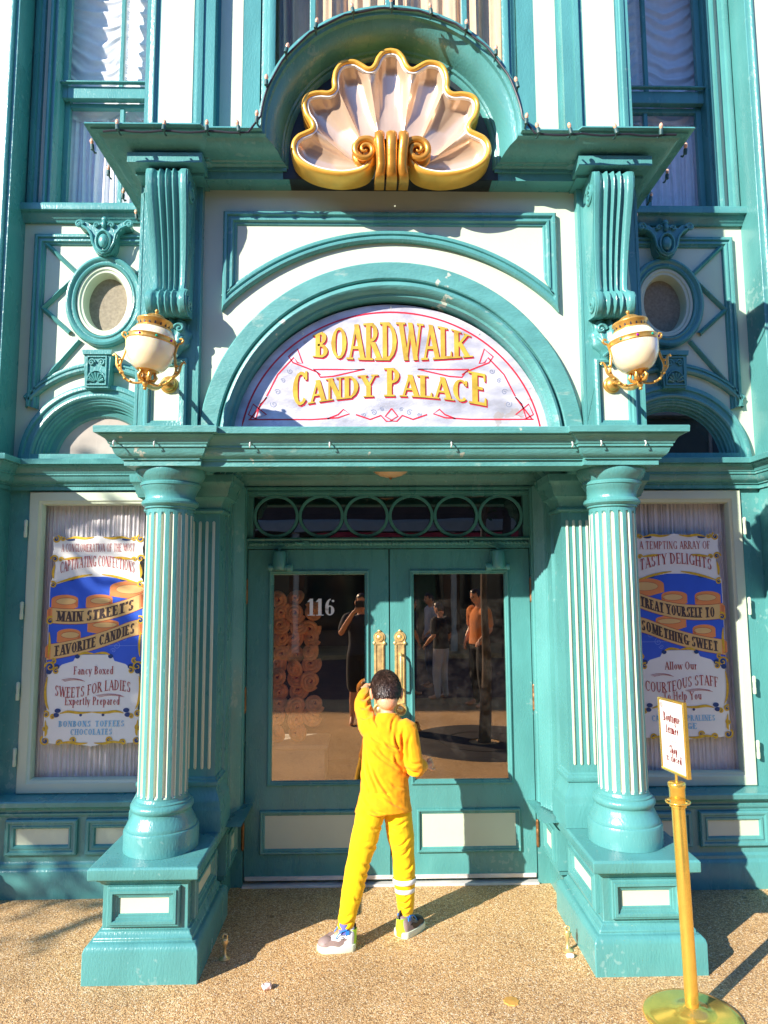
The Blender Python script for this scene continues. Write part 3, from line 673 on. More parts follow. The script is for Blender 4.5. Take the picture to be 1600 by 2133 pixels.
# ---------------------------------------------------------------- middle of the bay (not mirrored)
def part(name, b, m_, parent=shop, **k): return obj(name, b, m_, parent, **k)
b = MB()
hc, hr = (0, 2.595), .90
a0 = math.degrees(math.asin((2.66-hc[1])/hr))
hole = arc(0, hc[1], hr, hr, a0, 180-a0, 44)
b.hole(hole, (-1.06, 1.06, 2.655, 4.12), -.752)
part('bay_wall', b, CREAM, recalc=False)
# the arch over the sign: flat worn band, then a deep rolled reveal (radius, depth towards viewer)
PR = [(1.062,0),(1.062,.030),(1.055,.036),(.968,.036),(.962,.030),(.960,.012),(.954,.006),(.948,.030),(.936,.046),(.918,.052),(.902,.044),(.892,.026),(.886,.010),(.872,.006),(.868,-.03),(.864,-.075)]
b = MB(); rows = []
for i in range(73):
    t = radians(3.5+173*i/72); row = []
    for r, d in PR:
        k = 1.0 if r > .95 else 1.0
        row.append((-r*cos(t)*(1+.03*max(0,(.95-r)/.09)), -.752-d, hc[1]+r*sin(t)))
    rows.append(row)
b.grid(rows)
part('sign_arch', b, TEALW)
# moulded spandrel frame above the arch
pth = [(-.945,3.958),(.945,3.958),(.945,3.372)]+arc(0, 2.478, 1.305, 1.305, 43.6, 136.4, 36)[1:-1]+[(-.945,3.372)]
b = MB(); b.sweep(pth, [(0,0),(0,.024),(.010,.034),(.022,.034),(.028,.020),(.038,.018),(.043,.028),(.054,.028),(.060,.012),(.070,.010),(.076,0)], closed=True, org=(0,-.7522,0))
part('spandrel_frame', b, TEAL)

# ---------------------------------------------------------------- upper cornice with its arched pediment
UP = [(0,-.32),(0,.0),(0,.32),(.016,.325),(.020,.318),(.020,.300),(.034,.296),(.036,.272),(.046,.262),(.066,.245),(.086,.205),(.098,.165),(.104,.135),(.114,.128),(.116,.112),(.124,.108),(.140,.085),(.140,.060)]
Y0, ZT, RJ, SX = -.80, 4.245, .705, 1.275
b = MB(); rows = []
HK = .66
def st(x, e=0): return [(x, Y0-d-(e if d > 0.03 else 0), ZT-h*HK) for h, d in UP]
rows.append([(-(SX+max(d,0)), 0.0, ZT-h*HK) for h, d in UP])
rows.append([(-(SX+max(d,0)), Y0-d, ZT-h*HK) for h, d in UP])
rows += [st(-1.0), st(-.985, -.025)]
dd = lambda d: Y0-(d-(.025 if d > .03 else 0))
rows.append([(-(RJ-h), dd(d), ZT-h*HK) for h, d in UP])
for i in range(49):
    t = pi-pi*i/48; rows.append([((RJ-h)*cos(t), dd(d), ZT+(RJ-h)*sin(t)) for h, d in UP])
rows.append([((RJ-h), dd(d), ZT-h*HK) for h, d in UP])
rows += [st(.985,-.025), st(1.0)]
rows.append([((SX+max(d,0)), Y0-d, ZT-h*HK) for h, d in UP])
rows.append([((SX+max(d,0)), 0.0, ZT-h*HK) for h, d in UP])
b.grid(rows)
# frieze under the cornice
for q in (-1, 1):
    x0, x1 = sorted((q*.566, q*1.06)); b.box(x0, x1, -.862, -.70, 4.096, 4.158)
    x0, x1 = sorted((q*.58, q*1.055)); b.box(x0, x1, -.875, -.70, 4.140, 4.162)
    x0, x1 = sorted((q*1.03, q*1.40)); b.box(x0, x1, -.905, -.70, 4.088, 4.125); b.box(x0-.015, x1+.015, -1.0, -.70, 4.105, 4.160)
part('arched_cornice', b, TEAL)
b = MB()
tp = [(.60,4.098)]+arc(0, ZT, .60, .60, 0, 180, 32)+[(-.60,4.098)]
b.prism(tp, -.10, .065, org=(0,Y0,0))
b.box(-.60,.60,-.862,-.70,4.0965,4.11)
part('pediment_backing', b, BLACKP)
# central upper window
b = MB(); b.box(-.02,.0-.0+.02,-.675,-.64,4.2,7.0); b.box(-.78,.78,-.66,-.60,4.20,4.6)
for q in (-1,1):
    x0, x1 = sorted((q*.44,q*.475)); b.box(x0,x1,-.672,-.635,4.2,7.0)
    x0, x1 = sorted((q*.70,q*.78)); b.box(x0,x1,-.668,-.61,4.2,7.0)
cw = part('bay_window', b, TEAL, bevel=.004)
b = MB(); b.poly([(-.76,-.65,4.5),(.76,-.65,4.5),(.76,-.65,6.9),(-.76,-.65,6.9)])
part('pane', b, GLASS, parent=cw, recalc=False)

# ---------------------------------------------------------------- lower entablature, porch ceiling
b = MB()
path = [(-1.395,0),(-1.395,-.945),(-1.015,-.945),(-1.015,-.912),(1.015,-.912),(1.015,-.945),(1.395,-.945),(1.395,0)]
b.sweep(path, ENT, org=(0,0,2.470), **PLAN)
b.box(-1.03,1.03,-.911,-.735,2.4705,2.66)
b.box(-1.394,-1.0,-.944,-.735,2.4708,2.66); b.box(1.0,1.394,-.944,-.735,2.4708,2.66)
for q in (-1,1):
    x0, x1 = sorted((q*1.02, q*1.394)); b.box(x0,x1,-.736,0,2.4712,2.66)
ent = part('porch_entablature', b, TEALW)
b = MB()
for k in range(8):
    y = -.70+.085*k; b.box(-1.03,1.03,y,y+.080,2.560,2.60); b.box(-1.03,1.03,y+.079,y+.086,2.566,2.60)
b.sweep([(-1.02,-.735),(-1.02,.0),(1.02,.0),(1.02,-.735)], [(0,2.47),(.012,2.472),(.018,2.485),(.034,2.495),(.040,2.515),(.060,2.535),(.075,2.548),(.080,2.5595)], **PLAN)
b.box(-1.02,1.02,-.012,.05,2.43,2.58)
b.sweep([(-1.0,0),(1.0,0)], [(0,2.44),(.018,2.445),(.018,2.458),(.010,2.464),(.020,2.472),(.030,2.476),(.030,2.485),(0,2.49)], org=(0,-.012,0), **PLAN)
part('porch_ceiling', b, TEAL)
b = MB()
hk = []
for x, y in ((-1.42,-1.015),(-1.22,-1.0),(-.74,-.968),(-.33,-.968),(.30,-.968),(.93,-.968),(1.07,-1.0),(1.30,-1.0)):
    o_ = MB(); o_.tube([(x,y+.02,2.585),(x,y-.012,2.585),(x,y-.022,2.578),(x,y-.024,2.566),(x,y-.014,2.558)], .0035, 6)
    obj('cup_hook', o_, WHITEP, ent)
# plinth strip of dark backing behind everything
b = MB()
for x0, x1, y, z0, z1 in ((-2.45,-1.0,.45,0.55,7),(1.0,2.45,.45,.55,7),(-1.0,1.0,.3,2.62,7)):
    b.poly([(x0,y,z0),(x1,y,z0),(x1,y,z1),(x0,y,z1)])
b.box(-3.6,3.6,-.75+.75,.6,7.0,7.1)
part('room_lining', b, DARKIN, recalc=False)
b = MB(); b.box(-4.0,4.0,-.95,.6,7.0,7.25); part('roof_ledge', b, TEAL)
# ---------------------------------------------------------------- doors
b = MB()
b.box(-.918,.918,-.014,.05,2.085,2.150)
b.sweep([(-.93,0),(.93,0)], [(0,2.137),(.010,2.139),(.014,2.148),(.006,2.156),(0,2.158)], org=(0,-.014,0), **PLAN)
b.box(-.93,-.885,.002,.06,2.15,2.445); b.box(.885,.93,.002,.06,2.15,2.445)
tr = part('door_transom', b, TEAL)
b = MB(); b.poly([(-.89,.045,2.15),(.89,.045,2.15),(.89,.045,2.445),(-.89,.045,2.445)])
part('pane', b, GLASS_DK, parent=tr, recalc=False)
for k in range(6):
    b = MB(); xc = (k-2.5)*.2955
    b.sweep([(xc+.1485*sin(2*pi*i/48), 2.300+.1415*cos(2*pi*i/48)) for i in range(48)], [(0,0),(0,.014),(.003,.018),(.017,.018),(.020,.014),(.020,0)], closed=True, org=(0,.030,0))
    part('ring', b, TEAL, parent=tr)
b = MB(); rows = []
for i in range(401):
    x = -.905+1.81*i/400; row = []
    for j in range(14):
        p = 2*pi*j/14; r = .0115*(1+.26*cos(3*(p-2*pi*x/.072))); row.append((x, -.016+r*cos(p), 2.118+r*sin(p)))
    rows.append(row)
b.grid(rows, cv=True); part('rope_moulding', b, TEAL, parent=tr, smooth=60)
for s in (-1, 1):
    mk = (lambda b: b) if s > 0 else (lambda b: b.mirrored())
    b = MB(); x0, x1 = .004, .912
    b.hole([(.155,.62),(.752,.62),(.752,1.922),(.155,1.922),(.45,.62),(.45,1.922)], (x0,x1,.035,2.080), 0)
    b.poly([(x0,0,.035),(x0,.045,.035),(x0,.045,2.08),(x0,0,2.08)]); b.poly([(x1,0,.035),(x1,.045,.035),(x1,.045,2.08),(x1,0,2.08)])
    b.poly([(x0,0,.035),(x0,.045,.035),(x1,.045,.035),(x1,0,.035)])
    b.sweep(rect_cw(.132,.775,.600,1.945), [(0,0),(0,.010),(.006,.014),(.012,.012),(.015,.006),(.022,.005),(.026,-.004),(.030,-.022)], closed=True)
    b.sweep(rect_cw(.165,.815,.192,.452), [(0,0),(0,.014),(.006,.020),(.014,.018),(.018,.008),(.026,.008),(.032,.002),(.036,-.001)], closed=True)
    door = obj('door', mk(b), TEAL, shop, recalc=False)
    b = MB(); b.poly([(.195,-.0022,.222),(.785,-.0022,.222),(.785,-.0022,.422),(.195,-.0022,.422)])
    obj('kick_panel', mk(b), CREAM, door, recalc=False)
    b = MB(); b.poly([(.15,.012,.61),(.76,.012,.61),(.76,.012,1.93),(.15,.012,1.93)])
    obj('pane', mk(b), GLASS_DOOR, door, recalc=False)
    # brass push plate with rosette head and pull bar
    b = MB(); xc = .066
    out_ = [(xc+.034,1.10),(xc+.034,1.49)]+arc(xc,1.515,.038,.038,-30,210,14)+[(xc-.034,1.49),(xc-.034,1.10)]+arc(xc,1.085,.036,.036,200,340,10)
    b.prism(out_, 0, .006)
    b.sweep(rect_cw(xc-.027,xc+.027,1.10,1.475), [(0,.006),(0,.012),(.006,.012),(.008,.006)], closed=True)
    b.lathe([(0,.020),(.010,.018),(.017,.012),(.020,.008),(.022,.012),(.026,.012),(.028,.006)], (xc,0,1.515), 24, 'Y')
    for q in (-1,1): b.ball((xc+q*.032,-.006,1.478), (.010,.008,.012), 10, 6)
    b.ball((xc,-.008,1.556), (.010,.008,.008), 10, 6)
    pl = obj('handle_plate', mk(b), BRASSR, door)
    b = MB(); b.sweep([(xc+.041*sin(2*pi*i/28),1.062+.041*cos(2*pi*i/28)) for i in range(28)], [(0,0),(0,.012),(.005,.017),(.010,.012),(.013,.008),(.016,.012),(.019,.006)], closed=True)
    b.lathe([(0,.014),(.014,.010),(.024,.004)], (xc,0,1.062), 20, 'Y')
    obj('key_escutcheon', mk(b), BRASSR, pl)
    if s > 0:
        b = MB(); b.tube([(xc+.004,-.004,1.405),(xc+.004,-.035,1.412),(xc+.004,-.058,1.395),(xc+.004,-.062,1.36),(xc+.004,-.062,1.24),(xc+.004,-.058,1.205),(xc+.004,-.035,1.19),(xc+.004,-.004,1.195)], [.008,.008,.009,.011,.011,.009,.008,.008], 12)
        obj('pull_handle', mk(b), BRASSR, pl)
    for z in (1.815, 1.13, .30):
        b = MB(); b.lathe([(0,-.085),(.006,-.083),(.008,-.075),(.0105,-.072),(.0105,-.026),(.0095,-.025),(.0105,-.023),(.0105,.023),(.0095,.025),(.0105,.026),(.0105,.072),(.008,.075),(.006,.083),(0,.085)], (.9195,-.012,z), 12)
        obj('hinge', mk(b), BRASSD, door)
    b = MB(); xc = .705
    b.lathe([(0,1.945),(.030,1.947),(.038,1.956),(.042,1.968),(.042,2.058),(.038,2.066),(.030,2.070),(0,2.072)], (xc,-.052,0), 24)
    b.box(xc-.048,xc+.048,-.020,-.0005,1.96,2.065)
    b.lathe([(0,-.085),(.022,-.085),(.026,-.080),(.026,-.050),(.020,-.046),(.018,.046),(.022,.050),(.022,.070),(0,.072)], (xc,-.050,1.962), 18, 'X')
    cl = obj('door_closer', mk(b), TEAL, door, bevel=.002)
    b = MB(); b.tube([(xc,-.052,2.07),(xc,-.052,2.085)], .010, 10); b.tube([(xc,-.052,2.082),(xc-.105,-.070,2.118)], .007, 8, flat=.5); b.tube([(xc-.105,-.070,2.118),(xc-.165,-.018,2.122)], .006, 8)
    b.ball((xc-.105,-.070,2.119), .011, 10, 8); b.box(xc-.185,xc-.145,-.03,-.014,2.108,2.135)
    obj('closer_arm', mk(b), TEAL, cl)
# white house number painted on the left pane
b = MB()
text(b, "116", lambda u, v, e: Vector((-.532+.184*u, .0105-e, 1.655+.108*v)), wt=.17, track=.03)
obj('house_number', b, WHITEP, [o for o in shop.children if o.name.startswith('door') and o.name == 'door'][0], recalc=False)
# threshold
b = MB(); b.box(-.918,.918,-.03,.05,.0,.012); b.box(-.905,.905,-.008,-.001,.036,.060)
for k in range(9): b.ball((-.85+k*.21,-.0085,.048), (.005,.003,.005), 8, 4)
part('door_sweep', b, ALU, bevel=.002)
# the room behind the doors
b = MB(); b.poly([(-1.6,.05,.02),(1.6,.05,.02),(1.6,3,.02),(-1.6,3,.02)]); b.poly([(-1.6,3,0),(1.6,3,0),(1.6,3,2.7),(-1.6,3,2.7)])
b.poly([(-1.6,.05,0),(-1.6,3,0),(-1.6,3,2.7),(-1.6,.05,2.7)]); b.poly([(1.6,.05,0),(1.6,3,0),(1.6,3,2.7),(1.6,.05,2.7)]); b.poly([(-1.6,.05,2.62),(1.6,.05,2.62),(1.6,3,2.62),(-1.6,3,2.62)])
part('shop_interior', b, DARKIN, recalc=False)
# ================================================================== helpers for flat painted work
def strip(mb, pts, wd, lift=0.0, P=None):
    """flat ribbon of width wd along a 2D polyline; P maps (u, v, lift) to 3D. wd may be a list"""
    n = len(pts); L = []; Rr = []
    for i in range(n):
        a = Vector(pts[max(i-1,0)]); c = Vector(pts[min(i+1,n-1)]); t = (c-a)
        if t.length < 1e-9: t = Vector((1,0))
        t.normalize(); h = (wd[i] if isinstance(wd, list) else wd)/2; p = Vector(pts[i])
        L.append(P(p.x-t.y*h, p.y+t.x*h, lift)); Rr.append(P(p.x+t.y*h, p.y-t.x*h, lift))
    mb.grid([L, Rr])
def spiral(cx, cy, r, a0, turns, k=1, n=22, end=.12):
    return [(cx+r*(1-(1-end)*i/n)*cos(a0+k*turns*2*pi*i/n), cy+r*(1-(1-end)*i/n)*sin(a0+k*turns*2*pi*i/n)) for i in range(n+1)]
def blob(mb, pts, lift, P): mb.poly([P(u, v, lift) for u, v in pts])
def catmull(pts, n=8):
    out = []
    for i in range(len(pts)-1):
        p0 = Vector(pts[max(i-1,0)]); p1 = Vector(pts[i]); p2 = Vector(pts[i+1]); p3 = Vector(pts[min(i+2,len(pts)-1)])
        for k in range(n):
            t = k/n; out.append(.5*((2*p1)+(p2-p0)*t+(2*p0-5*p1+4*p2-p3)*t*t+(3*p1-p0-3*p2+p3)*t**3))
    out.append(Vector(pts[-1])); return [tuple(q) for q in out]

# ================================================================== arched shop sign
SIGN_SILVER = mat('mottled_silver_leaf', (0.62, 0.60, 0.66), 0.40, metal=0.35, var=0.38, vs=4.2, bump=0.4, bs=40, stain=(0.26,0.27,0.42), stain_amt=0.75, stain_s=4.2, stretch=(1,1,2), chips=(.45,.35,.28), chip_s=14)
sg = empty('shop_sign', (0,-.69,2.68), 'arched silver sign with gold lettering set in the arch over the porch', 'sign')
YS = -.690; sc = (0, 2.595); sa, sb = .893, .846
t0 = math.degrees(math.asin(.085/sb))
ol = arc(0, sc[1], sa, sb, t0, 180-t0, 60)
b = MB(); b.prism(ol, 0, .012, org=(0,YS,0)); 
obj('sign_board', b, SIGN_SILVER, sg)
for x, z in ((-.80,2.72),(.80,2.72),(0,3.425),(-.5,3.27),(.5,3.27)):
    b = MB(); b.lathe([(0,.004),(.006,.003),(.008,0)], (x,YS-.012,z), 10, 'Y'); obj('screw_head', b, ALU, sg)
PS = lambda u, v, e=0: Vector((u, YS-.0125-e, v))
def sign_text(mb, dx, dz, e):
    def fn_b(f, v, l): 
        h = .125+.100*max(0, 1-(2*f-1)**2)**.8; zz = 3.112+.020*(abs(2*f-1))**2; return PS(-.432+.876*f+dx, zz+v*h+dz, e+l)
    text(mb, "BOARDWALK", fn_b, wt=.19, track=.05)
    base = lambda x: 2.842+.062*(1-(x/.56)**2)
    for wd_, x0, x1, h in (("C",-.560,-.470,.195),("ANDY",-.458,-.088,.128),("P",-.028,.052,.165),("ALAC",.058,.432,.128),("E",.452,.542,.185)):
        def fn(f, v, l, x0=x0, x1=x1, h=h):
            x = x0+(x1-x0)*f; return PS(x+dx, base(x)+v*h+dz, e+l)
        text(mb, wd_, fn, wt=.20, track=.06)
b = MB(); sign_text(b, .007, -.009, .0006); sign_text(b, .0035, -.0045, .0006+.0009); obj('letter_shadow', b, REDP, sg, recalc=False)
b = MB(); sign_text(b, .0022, -.0028, .0023); obj('letter_outline', b, INK, sg, recalc=False)
b = MB(); sign_text(b, 0, 0, .0034); obj('lettering', b, GOLDP, sg, recalc=False)
b = MB()
a1 = math.degrees(math.asin(.125/(sb-.045)))
bl = arc(0, sc[1], sa-.045, sb-.045, a1, 180-a1, 60); strip(b, bl+[bl[0]], .0095, .0005, PS)
for q in (-1, 1):
    m_ = lambda pts: [(q*x, z) for x, z in pts]
    strip(b, m_([(.80,2.772),(.44,2.772),(.30,2.782),(.235,2.805),(.27,2.83),(.30,2.80),(.36,2.776)]), .008, .0006, PS)
    strip(b, m_([(.70,2.905),(.64,3.03),(.55,3.13),(.53,3.10),(.50,3.095),(.53,3.18),(.58,3.135),(.555,3.10),(.48,3.07),(.42,3.045),(.40,3.015),(.33,3.02),(.15,3.062),(.28,3.06),(.44,3.06),(.40,3.03)]), .008, .0007, PS)
    strip(b, m_([(.79,2.775),(.70,2.90),(.735,2.86),(.76,2.775),(.70,2.80),(.775,2.86),(.80,2.80),(.755,2.775)]), .008, .0008, PS)
    strip(b, m_([(0,2.835),(.035,2.79),(-.01,2.762),(.03,2.762),(.06,2.795),(.12,2.772),(.20,2.80)]), .008, .0009+.0001*q, PS)
obj('red_border', b, REDP, sg, recalc=False)
b = MB()
for q in (-1, 1):
    for cx_, cz_, r, k in ((.10,2.812,.018,1),(.155,2.800,.013,-1),(.055,2.83,.012,1),(.64,2.93,.018,1),(.66,2.86,.020,-1),(.61,2.995,.014,1),(.57,3.05,.016,-1)):
        strip(b, [(q*x, z) for x, z in spiral(cx_, cz_, r, .5, 1.4, k)], .0042, .0007, PS)
obj('scroll_lines', b, GREYINK, sg, recalc=False)

# ================================================================== golden scallop shell
sh = empty('shell_ornament', (0,-.87,4.07), 'huge gold rimmed scallop shell with pearl inside mounted in the arched pediment', 'ornament')
kx, kz = .000778, .000837
cv = lambda u, v: ((u-797)*kx, 4.784-(v-58)*kz)
half = [(797,58),(855,72),(900,118),(925,172),(950,192),(988,172),(1045,143),(1110,143),(1168,168),(1202,220),(1214,285),(1212,338),(1238,362),(1300,360),(1370,375),(1412,412),(1424,470),(1404,540),(1368,590),(1362,622),(1400,642),(1452,668),(1488,712),(1497,770),(1470,838),(1400,896),(1290,938),(1150,956),(1030,940),(955,905),(915,845),(905,780)]
notch = [4, 11, 19]
hubs = {0:(797,640), 4:(880,650), 11:(985,705), 19:(1040,820), 31:(960,875)}
NS = 8
hp = catmull([cv(*p) for p in half], NS)
nx = [0]+[k*NS for k in notch]+[len(hp)-1]
rows_r = []
hk_ = [0]+notch+[31]
lobes = []
for li in range(4):
    i0, i1 = nx[li], nx[li+1]; h0 = Vector(cv(*hubs[hk_[li]])); h1 = Vector(cv(*hubs[hk_[li+1]]))
    for i in range(i0, i1+(1 if li == 3 else 0)):
        f = (i-i0)/(i1-i0); u = f if li == 0 else 2*f-1
        lobes.append((i, u, h0.lerp(h1, f)))
full = [(-hp[i][0], hp[i][1], u, (-h.x, h.y)) for i, u, h in lobes[::-1]]+[(hp[i][0], hp[i][1], u, (h.x, h.y)) for i, u, h in lobes[1:]]
outline = [(p[0], p[1]) for p in full]
YF = -1.005
b = MB(); ribr = b.rows_sweep(outline, [(.034,.118),(.034,.120)], org=(0,-.868,0))
rows = []
for j, (x, z, u, hb) in enumerate(full):
    ex, ez = ribr[j][0].x, ribr[j][0].z; row = []
    for k in range(23):
        t = 1-k/22; px = hb[0]+(ex-hb[0])*t; pz = hb[1]+(ez-hb[1])*t
        sc_ = (max(0, 1-abs(u)**2.2))**.75
        bowl = .050*(1-t**1.6)
        pr_ = min(1, (1-t)*9+.0)*(.25+.75*t**.5)*min(1, t*2.2)
        ridge = .010*math.exp(-((1-abs(u))/.10)**2)*min(1,t*2)
        row.append((px, YF+.022+bowl+.052*sc_*pr_-ridge*(1 if abs(u) > .5 else 0), pz))
    rows.append(row)
b.grid(rows); obj('fluted_bowl', b, PEARL, sh, smooth=70)
b = MB(); b.sweep(outline, [(.0,.0),(-.002,.03),(.0,.118),(.004,.132),(.012,.139),(.022,.139),(.028,.132),(.0305,.120)], org=(0,-.868,0))
obj('gold_rim', b, GOLD, sh, smooth=50)
b = MB(); b.sweep(outline, [(.0305,.118),(.031,.127),(.0375,.127),(.040,.112)], org=(0,-.868,0)); obj('white_edge', b, WHITEP, sh, smooth=50)
for q in (-1, 1):
    b = MB(); cx_, cz_ = cv(978, 790); r0 = .074
    pts = [(q*(cx_+r0*(1-.92*i/60)*cos(pi*1.05-i*.2)), -1.008-.018*i/60, cz_+r0*(1-.92*i/60)*sin(pi*1.05-i*.2)) for i in range(61)]
    b.tube(pts, [.023*(1-.74*i/60) for i in range(61)], 10)
    b.ball((q*cx_, -.975, cz_-.006), (.074,.024,.078), 24, 12)
    obj('volute', b, BRONZE_GOLD, sh, smooth=60)
b = MB()
for xc, wdt in ((-.062,.027),(0,.030),(.062,.027)):
    sg_ = 0 if xc == 0 else (1 if xc > 0 else -1)
    zs_ = [cv(0,v)[1] for v in (652,660,690,735,785,840,900,945,968,976)]
    ys_ = [-.975,-1.005,-1.035,-1.048,-1.046,-1.034,-1.02,-1.012,-.995,-.95]
    xo = [0,.002,.004,.004,.0,-.004,-.006,.0,.004,.004]
    rows = []
    for z_, y_, o_ in zip(zs_, ys_, xo):
        rows.append([(xc*1.0+sg_*o_+wdt*cos(a), y_+(.020*(1-abs(cos(a))**3) if sin(a) < 0 else 0)*-1+.055*(sin(a) > 0), z_) for a in [2*pi*k/16 for k in range(16)]])
    b.grid(rows, cv=True); b.poly(rows[0]); b.poly(rows[-1])
obj('ribbed_tie', b, BRONZE_GOLD, sh, smooth=60)

# ================================================================== wall lanterns
OPAL = mat('opal_glass', (0.92, 0.80, 0.56), 0.10, var=0.03, coat=0.6, sss=1.0)
OPAL.node_tree.nodes['Principled BSDF'].inputs['Subsurface Radius'].default_value = (0.12, 0.10, 0.06)
JEWEL1 = mat('green_jewel', (0.0, 0.35, 0.25), 0.08); JEWEL2 = mat('purple_jewel', (0.35, 0.0, 0.40), 0.08)
LAMPG = mat('gilded_lamp_metal', (0.66, 0.37, 0.085), 0.30, metal=0.65, var=0.15, vs=30, bump=0.15, bs=150)
_obj = obj
for s in (-1, 1):
    lx, ly = s*1.215, -1.19
    LT = Matrix.Translation((lx,ly,2.84)) @ Matrix.Rotation(-s*radians(7), 4, 'Y') @ Matrix.Translation((-lx,-ly,-2.84))
    def obj(name, mb, *a, **k): return _obj(name, mb if name == 'wall_bracket' else mb.xf(LT), *a, **k)
    ln = empty('wall_lantern', (lx,-.80,2.94), 'gilt lantern with opal globe on the bay pilaster %s of the arched sign' % ('left' if s < 0 else 'right'), 'lantern', 'lanterns beside the arched sign')
    b = MB(); b.lathe(catmull([(.060,3.118),(.082,3.108),(.104,3.082),(.116,3.048),(.1175,3.020),(.111,2.976),(.097,2.942),(.077,2.914),(.055,2.898),(.040,2.891)], 4), (lx,ly,0), 48); obj('globe', b, OPAL, ln, smooth=80)
    b = MB(); b.lathe([(0,3.212),(.007,3.210),(.010,3.202),(.007,3.194),(.005,3.19),(.016,3.186),(.034,3.178),(.048,3.166),(.054,3.156),(.056,3.150)], (lx,ly,0), 48, mod=lambda t, r, z: 1+.05*cos(16*t)*(z < 3.187))
    b.lathe([(.050,3.155),(.078,3.152),(.086,3.148),(.087,3.142),(.080,3.136),(.079,3.128),(.072,3.112)], (lx,ly,0), 40)
    b.lathe([(.066,3.116),(.084,3.112),(.090,3.104),(.090,3.096),(.078,3.090)], (lx,ly,0), 40)
    obj('lamp_cap', b, LAMPG, ln, smooth=60)
    b = MB()
    for k in range(18):
        a = 2*pi*(k+.5)/18; c_, s_ = cos(a), sin(a)
        b.poly([(lx+(.0772+.0005)*c_-s_*w_, ly+(.0772+.0005)*s_+c_*w_, 3.1205+h_) for w_, h_ in ((-.0045,-.006),(.0045,-.006),(.0035,.004),(0,.010),(-.0035,.004))] and
               [(lx+(.0765+.12*h_)*c_*1.02-s_*w_, ly+(.0765+.12*h_)*s_*1.02+c_*w_, 3.121+h_) for w_, h_ in ((-.0045,-.006),(.0045,-.006),(.0035,.004),(0,.010),(-.0035,.004))])
    obj('vent_slots', b, INK, ln, recalc=False)
    b = MB(); b.lathe([(.114,3.030),(.119,3.031),(.121,3.035),(.1195,3.038),(.1195,3.052),(.121,3.055),(.119,3.059),(.112,3.060)], (lx,ly,0), 64, mod=lambda t, r, z: 1+(.004*(1 if int(t*26) % 2 else 0) if 3.036 < z < 3.054 else 0))
    bd = obj('ornamented_band', b, LAMPG, ln)
    for k, jm in enumerate((JEWEL2, JEWEL1, JEWEL2, JEWEL1)):
        a = radians(-25-38*k); b = MB(); b.ball((lx+.121*cos(a), ly+.121*sin(a), 3.045), (.006,.006,.006), 8, 6); obj('jewel', b, jm, bd)
    b = MB(); b.lathe([(0,2.887),(.045,2.892),(.054,2.896),(.056,2.902),(.055,2.907),(.062,2.917)], (lx,ly,0), 32)
    b.lathe([(0,2.80),(.006,2.802),(.010,2.808),(.007,2.814),(.012,2.82),(.017,2.832),(.014,2.846),(.008,2.848),(.012,2.852),(.024,2.860),(.020,2.872),(.028,2.884),(.04,2.894)], (lx,ly,0), 20)
    for k in range(5):
        a = 2*pi*k/5+.3; c_, s_ = cos(a), sin(a)
        b.tube([(lx+r*c_, ly+r*s_, z) for r, z in ((.012,2.846),(.036,2.851),(.044,2.868),(.036,2.884),(.042,2.897))], [.006,.009,.010,.007,.005], 8)
    obj('lower_cup', b, LAMPG, ln, smooth=60)
    for q in (-1, 1):
        b = MB(); pts = catmull([(q*.012,2.838),(q*.06,2.830),(q*.105,2.850),(q*.136,2.905),(q*.128,2.955),(q*.120,3.00),(q*.128,3.045),(q*.142,3.055),(q*.150,3.068),(q*.140,3.078),(q*.130,3.07)], 5)
        b.tube([(lx+x, ly, z) for x, z in pts], [.0068-.003*abs(i/len(pts)-.4) for i in range(len(pts))], 8)
        p2 = catmull([(q*.118,2.872),(q*.150,2.905),(q*.158,2.945),(q*.170,2.962),(q*.178,2.952)], 5)
        b.tube([(lx+x, ly, z) for x, z in p2], [.009*(1-.6*i/len(p2)) for i in range(len(p2))], 7)
        for k in range(5):
            t = pts[6+k*3]; b.ball((lx+t[0]+q*.006, ly-.003, t[1]+.002), (.009,.010,.007), 8, 6)
        obj('scroll_arm', b, LAMPG, ln, smooth=60)
    b = MB(); b.lathe([(0,.050),(.012,.050),(.014,.036),(.020,.034),(.034,.026),(.038,.018),(.038,.014),(.046,.012),(.048,.006),(.048,0)], (s*1.215,-.803,2.940), 28, 'Y')
    b.tube(catmull([(s*1.215,-.84,2.94),(s*1.215,-.90,2.925),(s*1.215,-1.0,2.868),(s*1.215,-1.10,2.838),(s*1.215,-1.19,2.834)], 6), .012, 10)
    obj('wall_bracket', b, LAMPG, ln, smooth=60)

obj = _obj
# ================================================================== porch ceiling light
cl_ = empty('ceiling_light', (0,-.47,2.56), 'shallow tan glass bowl light under the porch ceiling', 'ceiling light')
b = MB(); b.lathe([(.0,2.478),(.03,2.480),(.07,2.492),(.10,2.512),(.118,2.535),(.124,2.552)], (0,-.47,0), 40); obj('bowl', b, mat('tan_glass', (0.62,0.42,0.24), 0.25, sss=.2), cl_)
b = MB(); b.lathe([(0,2.466),(.006,2.468),(.008,2.474),(.014,2.478),(.01,2.481)], (0,-.47,0), 16); b.lathe([(.130,2.548),(.132,2.5595),(.12,2.5596)], (0,-.47,0), 40); obj('fitting', b, BRASSD, cl_)

